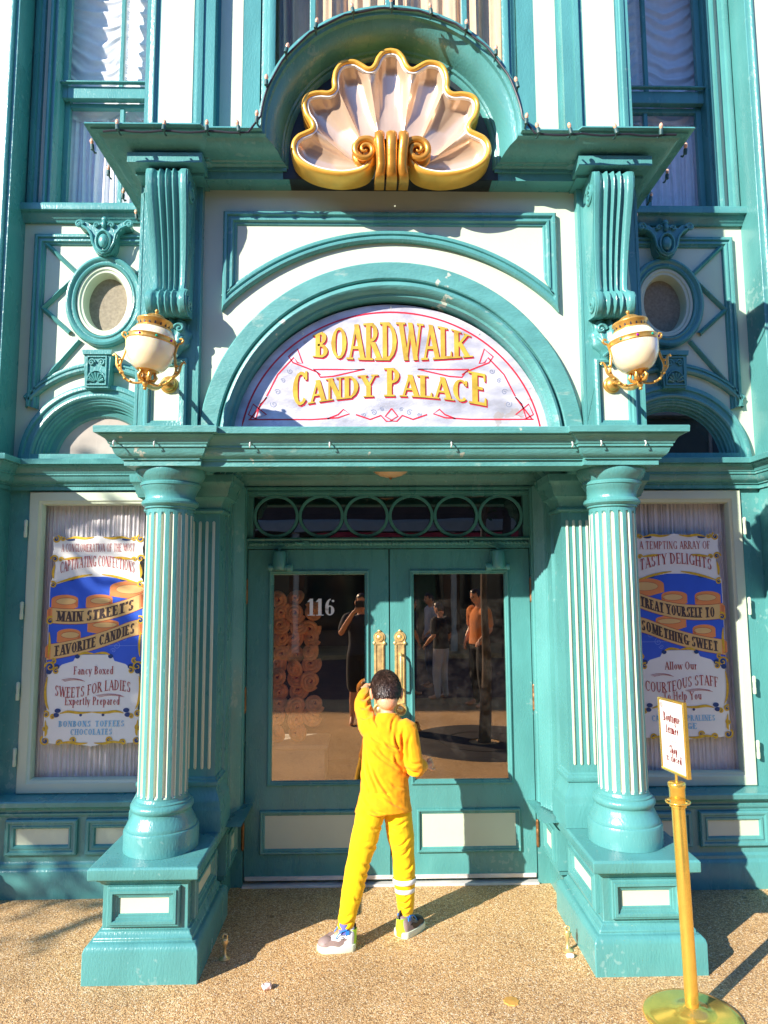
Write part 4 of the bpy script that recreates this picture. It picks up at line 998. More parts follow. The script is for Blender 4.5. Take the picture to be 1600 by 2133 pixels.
# ================================================================== bulbs along the upper cornice
BULB = mat('amber_bulb_glass', (0.78,0.42,0.26), 0.12, var=.05, coat=.5); SOCK = mat('dark_socket', (0.03,0.09,0.085), 0.5)
bulb_n = 0
def bulb(x, y, z, label, group):
    b0 = empty('marquee_bulb', (x,y,z), label, 'light bulb', group)
    tilt = random.uniform(-.25,.25)
    M = Matrix.Translation((x,y,z)) @ Matrix.Rotation(tilt,4,'Y') @ Matrix.Rotation(random.uniform(-.1,.3),4,'X')
    q = MB(); q.lathe([(.006,0),(.007,.003),(.0098,.011),(.0105,.017),(.0085,.025),(.004,.031),(0,.033)], (0,0,0), 12); obj('glass', q.xf(M), BULB, b0, smooth=80)
    q = MB(); q.lathe([(0,-.028),(.010,-.028),(.011,-.004),(.009,.001),(.006,.002)], (0,0,0), 10); q.tube([(0,0,-.02),(0,.03,-.03),(0,.05,-.02)], .005, 6); obj('socket', q.xf(M), SOCK, b0)
YB = -1.138
for x in (-1.42,-1.18,-.96): bulb(x, YB, 4.218, 'small amber bulb along the left straight run of the upper cornice', 'bulbs on the left straight cornice')
bulb(-.80, YB, 4.218, 'small amber bulb nearest the arch on the left cornice run', 'bulbs on the left straight cornice')
for x in (.93,1.17,1.41): bulb(x, YB, 4.218, 'small amber bulb along the right straight run of the upper cornice', 'bulbs on the right straight cornice')
bulb(.76, YB, 4.218, 'small amber bulb nearest the arch on the right cornice run', 'bulbs on the right straight cornice')
for k in range(11):
    a = pi-pi*(k+.25)/10.5; bulb(.705*cos(a), YB, ZT+.705*sin(a)-.028, 'small amber bulb on the curved edge of the pediment above the shell', 'bulbs round the pediment arch')
for q, nm in ((-1,'left'),(1,'right')):
    for k in range(4): bulb(q*1.612, -.98+.235*k, 4.215, 'small amber bulb along the %s side return of the upper cornice' % nm, 'bulbs on the %s cornice return' % nm)
b = MB()
pts = []
for q in (-1,):
    xs = [-1.50+.05*i for i in range(16)]; pts += [(x, -1.118, 4.205-.012*abs(sin((x+1.42)*13))) for x in xs]
pts += [(.690*cos(pi-pi*i/60), -1.118, ZT-.02+.690*sin(pi-pi*i/60)-.010*abs(sin(i*.55))) for i in range(2,59)]
pts += [(.75+.05*i, -1.118, 4.205-.012*abs(sin((.05*i)*13))) for i in range(16)]
b.tube(pts, .0055, 6); tag(obj('bulb_cable', b, INK), 'thin dark cable linking the bulbs under the upper cornice edge', 'cable')

# ================================================================== curtains
def curtain(name, x0, x1, z0, z1, y, fold, amp, m_, label, seedv, group=None, nx=220, nz=14, gather=0.0, top=None):
    rnd = random.Random(seedv); ph = [rnd.uniform(0,6.28) for _ in range(6)]
    b = MB(); rows = []
    for j in range(nz+1):
        v = j/nz; z = z0+(z1-z0)*v; row = []
        for i in range(nx+1):
            u = i/nx; x = x0+(x1-x0)*u; w_ = (x*2*pi/fold)
            f = sin(w_+1.2*sin(w_*.23+ph[0])+ph[1]+.25*sin(v*3+ph[2]))+.45*sin(w_*1.93+ph[3]+v*.8)+.3*sin(w_*.41+ph[4])
            pin = gather*min(1, 1)*(1 if v > .985 or v < .02 else 0)
            row.append((x+.15*fold*sin(v*2.2+w_*.3), y+amp*f*(.75+.25*sin(v*5+ph[5]+u*4))*(1-pin), z))
        rows.append(row)
    b.grid(rows); o = obj(name, b, m_, smooth=180, recalc=False, loc=(x0,y,z0)); return tag(o, label, 'curtain', group)
def ruched(name, x0, x1, z0, z1, y, m_, label):
    b = MB(); rows = []; nx, nz = 90, 240
    for j in range(nz+1):
        z = z0+(z1-z0)*j/nz; row = []
        for i in range(nx+1):
            u = i/nx; x = x0+(x1-x0)*u; c = (u*2.0) % 1.0; col_ = int(u*2.0)
            sag = .20*(4*c*(1-c)); w_ = z+sag*.6+.075*noise.noise((x*3+col_*7, z*2.6, 2+col_))+.03*noise.noise((x*9, z*7, 4))
            f = sin(w_*2*pi/.105+1.5*noise.noise((x*3,z*5,5)))*(.35+.65*4*c*(1-c))+.3*sin(w_*2*pi/.052+col_*2)
            pinch = math.exp(-(min(c,1-c)/.045)**2)
            row.append((x, y+.012*f*(1-pinch)+.022*pinch+.006*sin(z*2*pi/.02)*pinch, z))
        rows.append(row)
    b.grid(rows); o = obj(name, b, m_, smooth=180, recalc=False, loc=(x0,y,z0)); return tag(o, label, 'curtain')
for s, nm in ((-1,'left'),(1,'right')):
    xa, xb = sorted((s*1.44, s*2.30))
    ruched('ruched_curtain', xa, xb, 5.16, 6.5, .155, SHEER, 'white ruched curtain behind the top panes of the upper %s window' % nm)
    curtain('straight_curtain', xa, xb, 4.40, 5.22, .17, .060, .012, SHEER, 'white straight curtain behind the lower panes of the upper %s window' % nm, 3+s)
    xa, xb = sorted((s*1.47, s*2.30))
    curtain('pleated_curtain', xa, xb, .60, 2.43, .075, .026, .0075, GREYLIN, 'grey pleated curtain behind the %s poster in the %s shop window' % (nm, nm), 11+s, nx=420, nz=20, gather=.5)
curtain('linen_curtain', -.74, -.03, 4.3, 6.9, -.53, .115, .030, LINEN, 'tan linen curtain in the left half of the window above the shell', 21)
curtain('linen_curtain', .03, .74, 4.3, 6.9, -.53, .105, .028, LINEN, 'tan linen curtain in the right half of the window above the shell', 22)

# ================================================================== window posters
PWH = mat('poster_white', (0.88,0.85,0.80), 0.35, var=.03); PBL = mat('poster_blue', (0.040,0.125,0.66), 0.35, var=.08); PNV = mat('poster_navy', (0.012,0.055,0.20), 0.35)
PGD = mat('poster_gold', (0.70,0.42,0.03), 0.35, var=.2, vs=40); PTN = mat('poster_ribbon_tan', (0.80,0.50,0.19), 0.4, var=.06); PPE = mat('poster_ribbon_peach', (0.86,0.29,0.09), 0.4, var=.08)
PRD = mat('poster_red_ink', (0.42,0.025,0.03), 0.4); PBR = mat('poster_brown_ink', (0.085,0.055,0.05), 0.4); PLB = mat('poster_pale_blue', (0.22,0.50,0.72), 0.4); PML = mat('poster_filigree', (0.28,0.42,0.85), 0.4)
def poster(s, lines, label):
    X0, Z0, YP = s*1.886, .842, .016
    P = lambda u, v, e=0: Vector((X0+u, YP-.001-e, Z0+v))
    root = empty('window_poster', (X0,YP,Z0), label, 'poster', 'candy posters in the shop windows')
    k = -s    # artwork mirrored on the right window
    # base panel with scalloped outline
    b = MB(); rightside = [(.300,.06),(.285,.03),(.20,.022),(.12,.036),(.06,.018),(0,.006)]
    ed = [(.262,1.30),(.296,1.335),(.285,1.25),(.292,1.21),(.270,1.16),(.278,1.08),(.300,1.03),(.300,.52),(.285,.49),(.293,.42),(.300,.30),(.285,.235),(.300,.20)]
    top = [(-.262,1.30),(-.16,1.328),(-.08,1.32),(0,1.334),(.08,1.32),(.16,1.328)]
    oln = top+ed+rightside+[(-u, v) for u, v in rightside[::-1][1:]]+[(-u, v) for u, v in ed[::-1][:-1]]
    blob(b, oln, 0, P); obj('paper', b, PWH, root, recalc=False)
    b = MB(); tp = [(-.296,1.01),(-.24,1.028),(-.15,1.055),(-.06,1.07),(.06,1.07),(.15,1.055),(.24,1.028),(.296,1.01)]
    bt = [(.298,.46),(.24,.48),(.20,.515),(.13,.535),(.11,.575),(-.11,.575),(-.13,.535),(-.20,.515),(-.24,.48),(-.298,.46)]
    blob(b, tp+bt, .0008, P); obj('blue_field', b, PBL, root, recalc=False)
    # ribbons
    f1 = lambda u: .800+.50*(k*u+.04)**2+.20*(k*u)*.55
    f2 = lambda u: .628+.30*(k*u)+.30*(k*u)**2 - 1.6*max(0, k*u-.18)**2
    b = MB()
    for f in (f1, f2):
        us = [-.30+.60*i/30 for i in range(31)]
        b.grid([[P(u, f(u)-.022, .0020) for u in us],[P(u, f(u)+.076, .0020) for u in us]])
    rb = obj('ribbon', b, PTN, root, recalc=False)
    b = MB(); b2 = MB(); b3 = MB(); b4 = MB()
    for f, c in ((f1, ((-.20,.135,.085,.030),(.02,.125,.085,.028),(.20,.15,.115,.040))), (f2, ((-.165,.125,.075,.028),(.05,.13,.10,.024)))):
        for n_, (u0, dv, rx, ry) in enumerate(c):
            u0 *= k; vc = f(u0)+dv
            blob(b, [(u0+rx*cos(a), vc+ry*sin(a)) for a in [2*pi*i/28 for i in range(28)]], .0010+.0001*n_, P)
            blob(b, [(u0-rx,vc),(u0-rx,vc-.055),(u0+rx*.2,vc-.075),(u0+rx,vc-.05),(u0+rx,vc)], .00135+.0001*n_, P)
            blob(b2, [(u0+k*rx*.12+rx*.78*cos(a), vc-.012+ry*.72*sin(a)) for a in [2*pi*i/24 for i in range(24)]], .0016+.0001*n_, P)
            strip(b3, [(u0+k*rx*.12+rx*.78*cos(a), vc-.012+ry*.72*sin(a)) for a in [2*pi*i/24 for i in range(25)]], .0018, .0019, P)
            for h in range(4): strip(b3, [(u0+k*rx*(.95-.06*h), vc-.01),(u0+k*rx*(.95-.06*h), vc-.052+.006*h)], .0012, .0019, P)
        for sg2 in (-1, 1):
            e_ = .288*sg2; blob(b, [(e_-.012*sg2, f(e_)-.02),(e_+.022*sg2, f(e_)-.005),(e_+.022*sg2, f(e_)+.06),(e_-.012*sg2, f(e_)+.082)], .0023, P)
            for h in range(4): strip(b3, [(e_+.004*h*sg2, f(e_)-.012),(e_+.004*h*sg2, f(e_)+.068)], .0012, .0026, P)
        us = [-.30+.60*i/30 for i in range(31)]
        for dv in (-.022,.076): strip(b3, [(u, f(u)+dv) for u in us], .0022, .0024, P)
    obj('ribbon_folds', b, PPE, root, recalc=False); obj('ribbon_lining', b2, PTN, root, recalc=False); obj('ribbon_outlines', b3, PRD, root, recalc=False)
    # lettering
    T1, T2, T3, T4, T5, T6, T7, T8, T9 = lines
    br = MB(); rd = MB(); lb = MB(); dk = MB()
    def flat(mb, t, u0, u1, v0, h, e=.003, wt=.15, track=.08, fv=None):
        text(mb, t, lambda f, v, l: P(u0+(u1-u0)*f, v0+(fv(2*f-1) if fv else 0)+v*h, e+l), wt=wt, track=track)
    flat(rd, T1, -.235, .235, 1.232, .052, wt=.115)
    flat(rd, T2, -.238, .238, 1.092, .070, wt=.13, fv=lambda t: .044*(1-t*t))
    text(dk, T3, lambda f, v, l: (lambda u: P(u, f1(u)-.006+v*.066, .003+l))(-.245+.485*f), wt=.27, track=.10)
    text(dk, T4, lambda f, v, l: (lambda u: P(u, f2(u)-.006+v*.066, .003+l))(-.245+.495*f), wt=.27, track=.10)
    w5 = .125 if len(T5) > 10 else .105
    flat(rd, T5, -w5, w5, .452, .050, wt=.13)
    flat(rd, T6, -.238, .238, .330, .064, wt=.13, fv=lambda t: .022*sin(t*pi*.9+.0)*1.0)
    w7 = .172 if len(T7) > 12 else .125
    flat(rd, T7, -w7, w7, .262, .050, wt=.13)
    flat(lb, T8, -.205, .205, .128, .036, wt=.20, track=.14)
    w9 = .130 if len(T9) > 7 else .085
    flat(lb, T9, -w9, w9, .078, .036, wt=.20, track=.14)
    for d_ in (0, .010, .019): strip(rd, [(-.20+.13*i/8+d_, .418-d_*.5+.010*sin(pi*i/8)) for i in range(9)], .002, .003, P); strip(rd, [(.04+.16*i/8-d_, .315+d_*.5+.010*sin(pi*i/8)-.005) for i in range(9)], .002, .003, P)
    obj('red_lettering', rd, PRD, root, recalc=False); obj('ribbon_lettering', dk, PBR, root, recalc=False); obj('pale_lettering', lb, PLB, root, recalc=False)
    # gilt scrollwork with navy leaves along the edges
    gd = MB(); nv = MB(); n_ = 0
    def scroll(u, v, r, a0, kk=1, w0=.012):
        pts = spiral(u, v, r, a0, 1.3, kk, 20); strip(gd, pts, [w0*(1-.6*i/20) for i in range(21)], .0032, P)
        blob(nv, [(u+r*.55*cos(a), v+r*.55*sin(a)) for a in [2*pi*i/12 for i in range(12)]], .0028, P)
    for q in (-1, 1):
        for (u, v, r, a0, kk) in ((.272,1.315,.026,2,1),(.225,1.318,.016,1,-1),(.275,1.185,.026,0,1),(.235,1.182,.015,3,-1),(.280,1.02,.022,1,1),(.285,.79,.028,2,-1),(.275,.50,.034,0,1),(.235,.475,.022,2,-1),(.255,.535,.018,1,1),
                                 (.288,.205,.022,1,1),(.245,.19,.015,2,-1),(.285,.045,.032,1,-1),(.11,.045,.020,0,1),(.200,.03,.02,3,-1),(.292,.12,.018,2,1)):
            scroll(q*u, v, r, a0 if q > 0 else pi-a0, kk*q)
        for pts in ([(.03,1.326),(.09,1.318),(.15,1.325),(.21,1.312)],[(.10,1.195),(.16,1.190),(.22,1.183)],[(.03,1.085),(.09,1.076),(.15,1.062),(.21,1.045),(.26,1.030)],[(.278,1.06),(.282,1.10),(.272,1.15)],[(.29,.72),(.284,.64),(.29,.56)],
                    [(.288,.44),(.298,.36),(.290,.28),(.272,.235)],[(.0,.218),(.08,.214),(.15,.222),(.20,.21)],[(.29,.17),(.283,.10),(.288,.07)],[(.02,.028),(.08,.024),(.14,.034),(.22,.024)],[(.0,.580),(.06,.586),(.10,.575)]):
            pp = catmull([(q*u, v) for u, v in pts], 4); m__ = len(pp)
            strip(gd, pp, [.004+.012*sin(pi*i/(m__-1)) for i in range(m__)], .0033, P)
        for (u, v, rx, ry) in ((.215,.228,.020,.014),(.225,.20,.020,.014),(.07,.200,.009,.009),(.105,.565,.016,.014),(.235,.50,.02,.016),(.18,1.312,.028,.010),(.10,1.322,.024,.008),(.17,1.052,.026,.008),(.28,.47,.018,.016)):
            blob(nv, [(q*u+rx*cos(a), v+ry*sin(a)) for a in [2*pi*i/14 for i in range(14)]], .0029+.00002*n_, P); n_ += 1
    obj('gilt_scrolls', gd, PGD, root, recalc=False); obj('navy_leaves', nv, PNV, root, recalc=False)
    b = MB()
    for (u, v, r, a0, kk) in ((.10,.66,.022,0,1),(.14,.63,.024,2,-1),(.19,.68,.026,1,1),(.12,.60,.016,3,-1),(-.05,.60,.018,1,1),(-.10,.595,.016,2,-1),(-.16,.585,.016,0,1),(.17,.74,.014,1,-1)):
        strip(b, spiral(k*u, v, r, a0, 1.4, kk*k), .0018, .0012, P)
    for pts in ([(.06,.63),(.27,.63)],[(-.04,.62),(.04,.645),(.12,.70)],[(-.22,.60),(-.10,.612)],[(.10,.70),(.25,.76)]): strip(b, [(k*u, v) for u, v in pts], .0018, .0013, P)
    obj('filigree', b, PML, root, recalc=False)
poster(-1, ("A CONGLOMERATION OF THE MOST","CAPTIVATING CONFECTIONS","MAIN STREET'S","FAVORITE CANDIES","Fancy Boxed","SWEETS FOR LADIES","Expertly Prepared","BONBONS  TOFFEES","CHOCOLATES"), 'blue and white poster about fancy boxed sweets in the left shop window')
poster(1, ("A TEMPTING ARRAY OF","TASTY DELIGHTS","TREAT YOURSELF TO","SOMETHING SWEET","Allow Our","COURTEOUS STAFF","To Help You","CARAMELS  PRALINES","FUDGE"), 'blue and white poster about courteous staff in the right shop window')

# ================================================================== stanchion with its sign
stn = empty('rope_stanchion', (1.25,-1.36,0), 'polished brass rope post on a round brass foot by the right column', 'stanchion')
lean = Matrix.Translation((1.25,-1.36,0)) @ Matrix.Rotation(-.022, 4, 'Y')
b = MB(); b.lathe([(.0,.0),(.200,.0),(.202,.006),(.198,.012),(.170,.018),(.10,.030),(.062,.037),(.058,.042),(.040,.046),(.034,.052),(0,.054)], (0,0,0), 64); obj('foot', b.xf(lean), BRASS, stn, smooth=60)
b = MB(); b.lathe([(.0285,.045),(.0285,.885)], (0,0,0), 32); obj('pole', b.xf(lean), BRASS, stn, smooth=80)
b = MB(); b.lathe([(.0285,.87),(.036,.872),(.036,.884),(.0285,.886)], (0,0,0), 32); b.lathe([(.0285,.880),(.034,.888),(.034,.952),(.037,.955),(.037,.972),(.034,.975),(.022,.978),(0,.979)], (0,0,0), 32)
b.tube([(.049*cos(2*pi*i/32), .049*sin(2*pi*i/32), .892) for i in range(33)], .0045, 8, caps=False)
for k in range(4): a = pi/4+pi/2*k; b.tube([(.033*cos(a),.033*sin(a),.892),(.05*cos(a),.05*sin(a),.892)], .004, 6)
obj('collar', b.xf(lean), BRASS, stn, smooth=50)
sgn = empty('closed_notice', (1.23,-1.36,.98), 'small white closed notice in a brass frame standing on top of the rope post', 'sign')
# the notice: local x across, z up; turned to face the left
MS = Matrix.Translation((1.229,-1.36,.98)) @ Matrix.Rotation(radians(-84), 4, 'Z') @ Matrix.Rotation(-.03, 4, 'Y')
b = MB(); wd_, z0, z1 = .108, .030, .350
b.sweep(rect_cw(-wd_,wd_,z0,z1), [(0,-.008),(0,.008),(.003,.010),(.009,.010),(.011,.006)], closed=True); b.box(-wd_+.001,wd_-.001,.004,.009,z0+.001,z1-.001)
b.tube([(0,0,-.01),(0,0,.033)], .006, 10); obj('frame', b.xf(MS), BRASS, sgn)
b = MB(); b.poly([(-wd_+.010,-.005,z0+.010),(wd_-.010,-.005,z0+.010),(wd_-.010,-.005,z1-.010),(-wd_+.010,-.005,z1-.010)]); obj('paper', b.xf(MS), mat('notice_paper', (.66,.64,.60), .5), sgn, recalc=False)
b = MB()
for t, w2, v0, h in (("Boutique",.068,.250,.040),("fermée",.052,.200,.040),("Shop",.033,.115,.034),("is closed",.062,.078,.034)):
    text(b, t, lambda f, v, l, w2=w2, v0=v0, h=h: Vector((-w2+2*w2*f, -.0056-l, v0+v*h)), wt=.24, track=.07)
strip(b, [(-.045,.168),(.045,.168)], .002, 0, lambda u, v, e: Vector((u,-.0056,v)))
strip(b, [(-.082+.011*cos(a), .318+.011*sin(a)) for a in [2*pi*i/16 for i in range(17)]], .0025, 0, lambda u, v, e: Vector((u,-.0056,v)))
strip(b, [(-.082+.005*cos(a), .318+.005*sin(a)) for a in [2*pi*i/12 for i in range(13)]], .0025, 0, lambda u, v, e: Vector((u,-.0056,v)))
obj('notice_lettering', b.xf(MS), mat('notice_ink', (.16,.02,.02), .5), sgn, recalc=False)

# ================================================================== small things on the paving
for x, y, nm in ((-.854,-.828,'left'),(.873,-.80,'right')):
    r0 = empty('floor_hook', (x,y,0), 'short brass eye post fixed in the paving beside the %s pedestal' % nm, 'hook')
    b = MB(); b.lathe([(0,0),(.026,0),(.027,.004),(.016,.010),(.008,.016),(.0065,.05),(.009,.064),(.014,.070),(.015,.092),(.012,.098),(0,.10)], (x,y,0), 20); obj('post', b, BRASSR, r0, smooth=60)
    b = MB(); b.tube([(x+.012*sin(2*pi*i/14), y, .106+.012*cos(2*pi*i/14)) for i in range(15)], .0035, 6, caps=False); b.tube([(x-.02,y,.082),(x+.02,y,.082)], .005, 8); obj('eye', b, BRASSR, r0)
def crumple(name, x, y, r, m_, label, cat, sd):
    b = MB(); b.ball((x,y,r*.55), (r,r*.8,r*.6), 14, 9); q = random.Random(sd)
    b.v = [tuple(Vector(p)+Vector(noise.noise_vector(Vector(p)*55+Vector((sd,0,0))))*r*.45) for p in b.v]; b.v = [(p[0],p[1],max(.001,p[2])) for p in b.v]
    tag(obj(name, b, m_, loc=(x,y,0)), label, cat)
WRP = mat('wrapper_foil', (0.85,0.62,0.58), 0.35, var=.4, vs=90); 
def leaf(name, x, y, L, ang, m_, label):
    b = MB(); rows = []
    for i in range(9):
        u = i/8; w_ = .34*L*sin(pi*u**.8)*(.9+.2*sin(u*20)); row = []
        for j in range(-2,3): row.append((L*(u-.5), w_*j/2, .004+.012*abs(j)*u*.5+.006*sin(u*5)))
        rows.append(row)
    b.grid(rows); b.xf(Matrix.Translation((x,y,0)) @ Matrix.Rotation(ang,4,'Z')); tag(obj(name, b, m_, smooth=180, recalc=False, loc=(x,y,0)), label, 'leaf')
LEAF = mat('dry_leaf', (0.42,0.17,0.05), 0.7, var=.3, vs=60)
crumple('candy_wrapper', -.607, -1.095, .021, WRP, 'crumpled pink and white candy wrapper on the paving left of the child', 'wrapper', 3)
crumple('paper_scrap', -1.66, -.135, .018, WHITEP, 'tiny white paper scrap lying against the base of the left dado', 'paper scrap', 5)
crumple('paper_scrap', .865, -.865, .016, WHITEP, 'small white paper scrap beside the right floor hook', 'paper scrap', 8)
leaf('dry_leaf', 1.03, -1.02, .075, .15, LEAF, 'curled brown dry leaf in front of the right pedestal')
leaf('dry_leaf', -2.33, -.12, .05, .4, LEAF, 'small dry leaf by the foot of the far left dado')
b = MB(); b.lathe([(0,.006),(.012,.005),(.020,.004),(.032,.004),(.036,0)], (.50,-1.22,0), 24, mod=lambda t, r, z: 1+.08*cos(9*t)); tag(obj('drain_cap', b, mat('dull_brass', (.62,.33,.07), .45, metal=.2, var=.2), loc=(.50,-1.22,0)), 'round brass cap set in the paving near the bottom edge', 'cap')
# ================================================================== people
SKIN = mat('skin', (0.70, 0.33, 0.18), 0.45, var=.08, vs=12, sss=.15, bump=.05, bs=200)
HAIRM = mat('black_brown_hair', (0.028, 0.014, 0.010), 0.38, var=.4, vs=60, spec=.5)
HAIRM2 = mat('dark_brown_hair', (0.055, 0.028, 0.020), 0.36, var=.3, vs=60, spec=.5); HAIRM3 = mat('brown_hair_glint', (0.10, 0.062, 0.046), 0.40, var=.3, vs=60, spec=.5)
def loft_rings(mb, rings, seg=20):
    """rings: (centre, axis_a, axis_b) -> closed tube with rounded ends"""
    rows = [[Vector(c)+Vector(a)*cos(2*pi*j/seg)+Vector(b)*sin(2*pi*j/seg) for j in range(seg)] for c, a, b in rings]
    mb.grid(rows, cv=True); mb.poly(rows[0][::-1]); mb.poly(rows[-1])
def limb(mb, pts, radii, seg=18, sub=5, squash=1.0):
    P = catmull3(pts, sub); Rr = catmull1(radii, sub); mb.tube(P, Rr, seg, flat=squash)
    for p, r in ((P[0], Rr[0]), (P[-1], Rr[-1])): mb.ball(p, r*.98, 14, 10)
def catmull3(pts, n):
    pts = [Vector(p) for p in pts]; out = []
    for i in range(len(pts)-1):
        p0 = pts[max(i-1,0)]; p1 = pts[i]; p2 = pts[i+1]; p3 = pts[min(i+2,len(pts)-1)]
        for k in range(n):
            t = k/n; out.append(.5*((2*p1)+(p2-p0)*t+(2*p0-5*p1+4*p2-p3)*t*t+(3*p1-p0-3*p2+p3)*t**3))
    return out+[pts[-1]]
def catmull1(r, n):
    out = []
    for i in range(len(r)-1):
        for k in range(n): t = k/n; t = t*t*(3-2*t); out.append(r[i]+(r[i+1]-r[i])*t)
    return out+[r[-1]]
def fused(mb, voxel, smooth=6, disp=None):
    """fuse overlapping closed pieces into ONE continuous surface, then relax and optionally displace"""
    me = bpy.data.meshes.new('tmp'); me.from_pydata([tuple(p) for p in mb.v], [], mb.f)
    bm = bmesh.new(); bm.from_mesh(me); bmesh.ops.recalc_face_normals(bm, faces=bm.faces); bm.to_mesh(me); bm.free()
    o = bpy.data.objects.new('tmp', me); C.objects.link(o)
    r = o.modifiers.new('r', 'REMESH'); r.mode = 'VOXEL'; r.voxel_size = voxel
    q = o.modifiers.new('s', 'SMOOTH'); q.iterations = smooth; q.factor = .5
    dg = bpy.context.evaluated_depsgraph_get(); ev = o.evaluated_get(dg)
    m2 = bpy.data.meshes.new_from_object(ev)
    out = MB(); nrm = [v.normal.copy() for v in m2.vertices]
    out.v = [tuple(v.co+(nrm[i]*disp(v.co, nrm[i]) if disp else Vector((0,0,0)))) for i, v in enumerate(m2.vertices)]
    out.f = [tuple(p.vertices) for p in m2.polygons]; out.mi = [0]*len(out.f)
    bpy.data.objects.remove(o); bpy.data.meshes.remove(me); bpy.data.meshes.remove(m2); return out
def frame_of(d, up):
    d = Vector(d).normalized(); s_ = d.cross(Vector(up)).normalized(); u = s_.cross(d); return d, s_, u
def hand(mb, wrist, d, up, side, k, curl):
    """palm plus four unequal bent fingers and a side thumb; d = pointing direction, up = back of the hand"""
    d, sd, u = frame_of(d, up); w0 = Vector(wrist)
    for t, r in ((.012,.017),(.030,.020),(.05,.021)): mb.ball(w0+d*t*k, (r*k, r*k, r*k*.8), 12, 8)
    for j, (off, ln) in enumerate(((-.024,.058),(-.008,.066),(.008,.062),(.023,.048))):
        b0 = w0+d*.052*k+sd*off*k; pts = [b0-d*.012*k, b0]; ang = 0; p = b0
        for seg_, c in zip((.44,.32,.24), curl):
            ang += c*(1+.08*j); p = p+(d*cos(ang)-u*sin(ang))*ln*seg_*k; pts.append(p)
        limb(mb, pts, [.0085*k,.0085*k,.008*k,.0075*k,.0062*k], 10, 3)
    tb = w0+d*.018*k-sd*.018*k*side
    limb(mb, [tb, tb+(d*.022-sd*.022*side-u*.006)*k, tb+(d*.044-sd*.030*side-u*.014)*k, tb+(d*.058-sd*.028*side-u*.022)*k], [.011*k,.0095*k,.0085*k,.007*k], 10, 3)

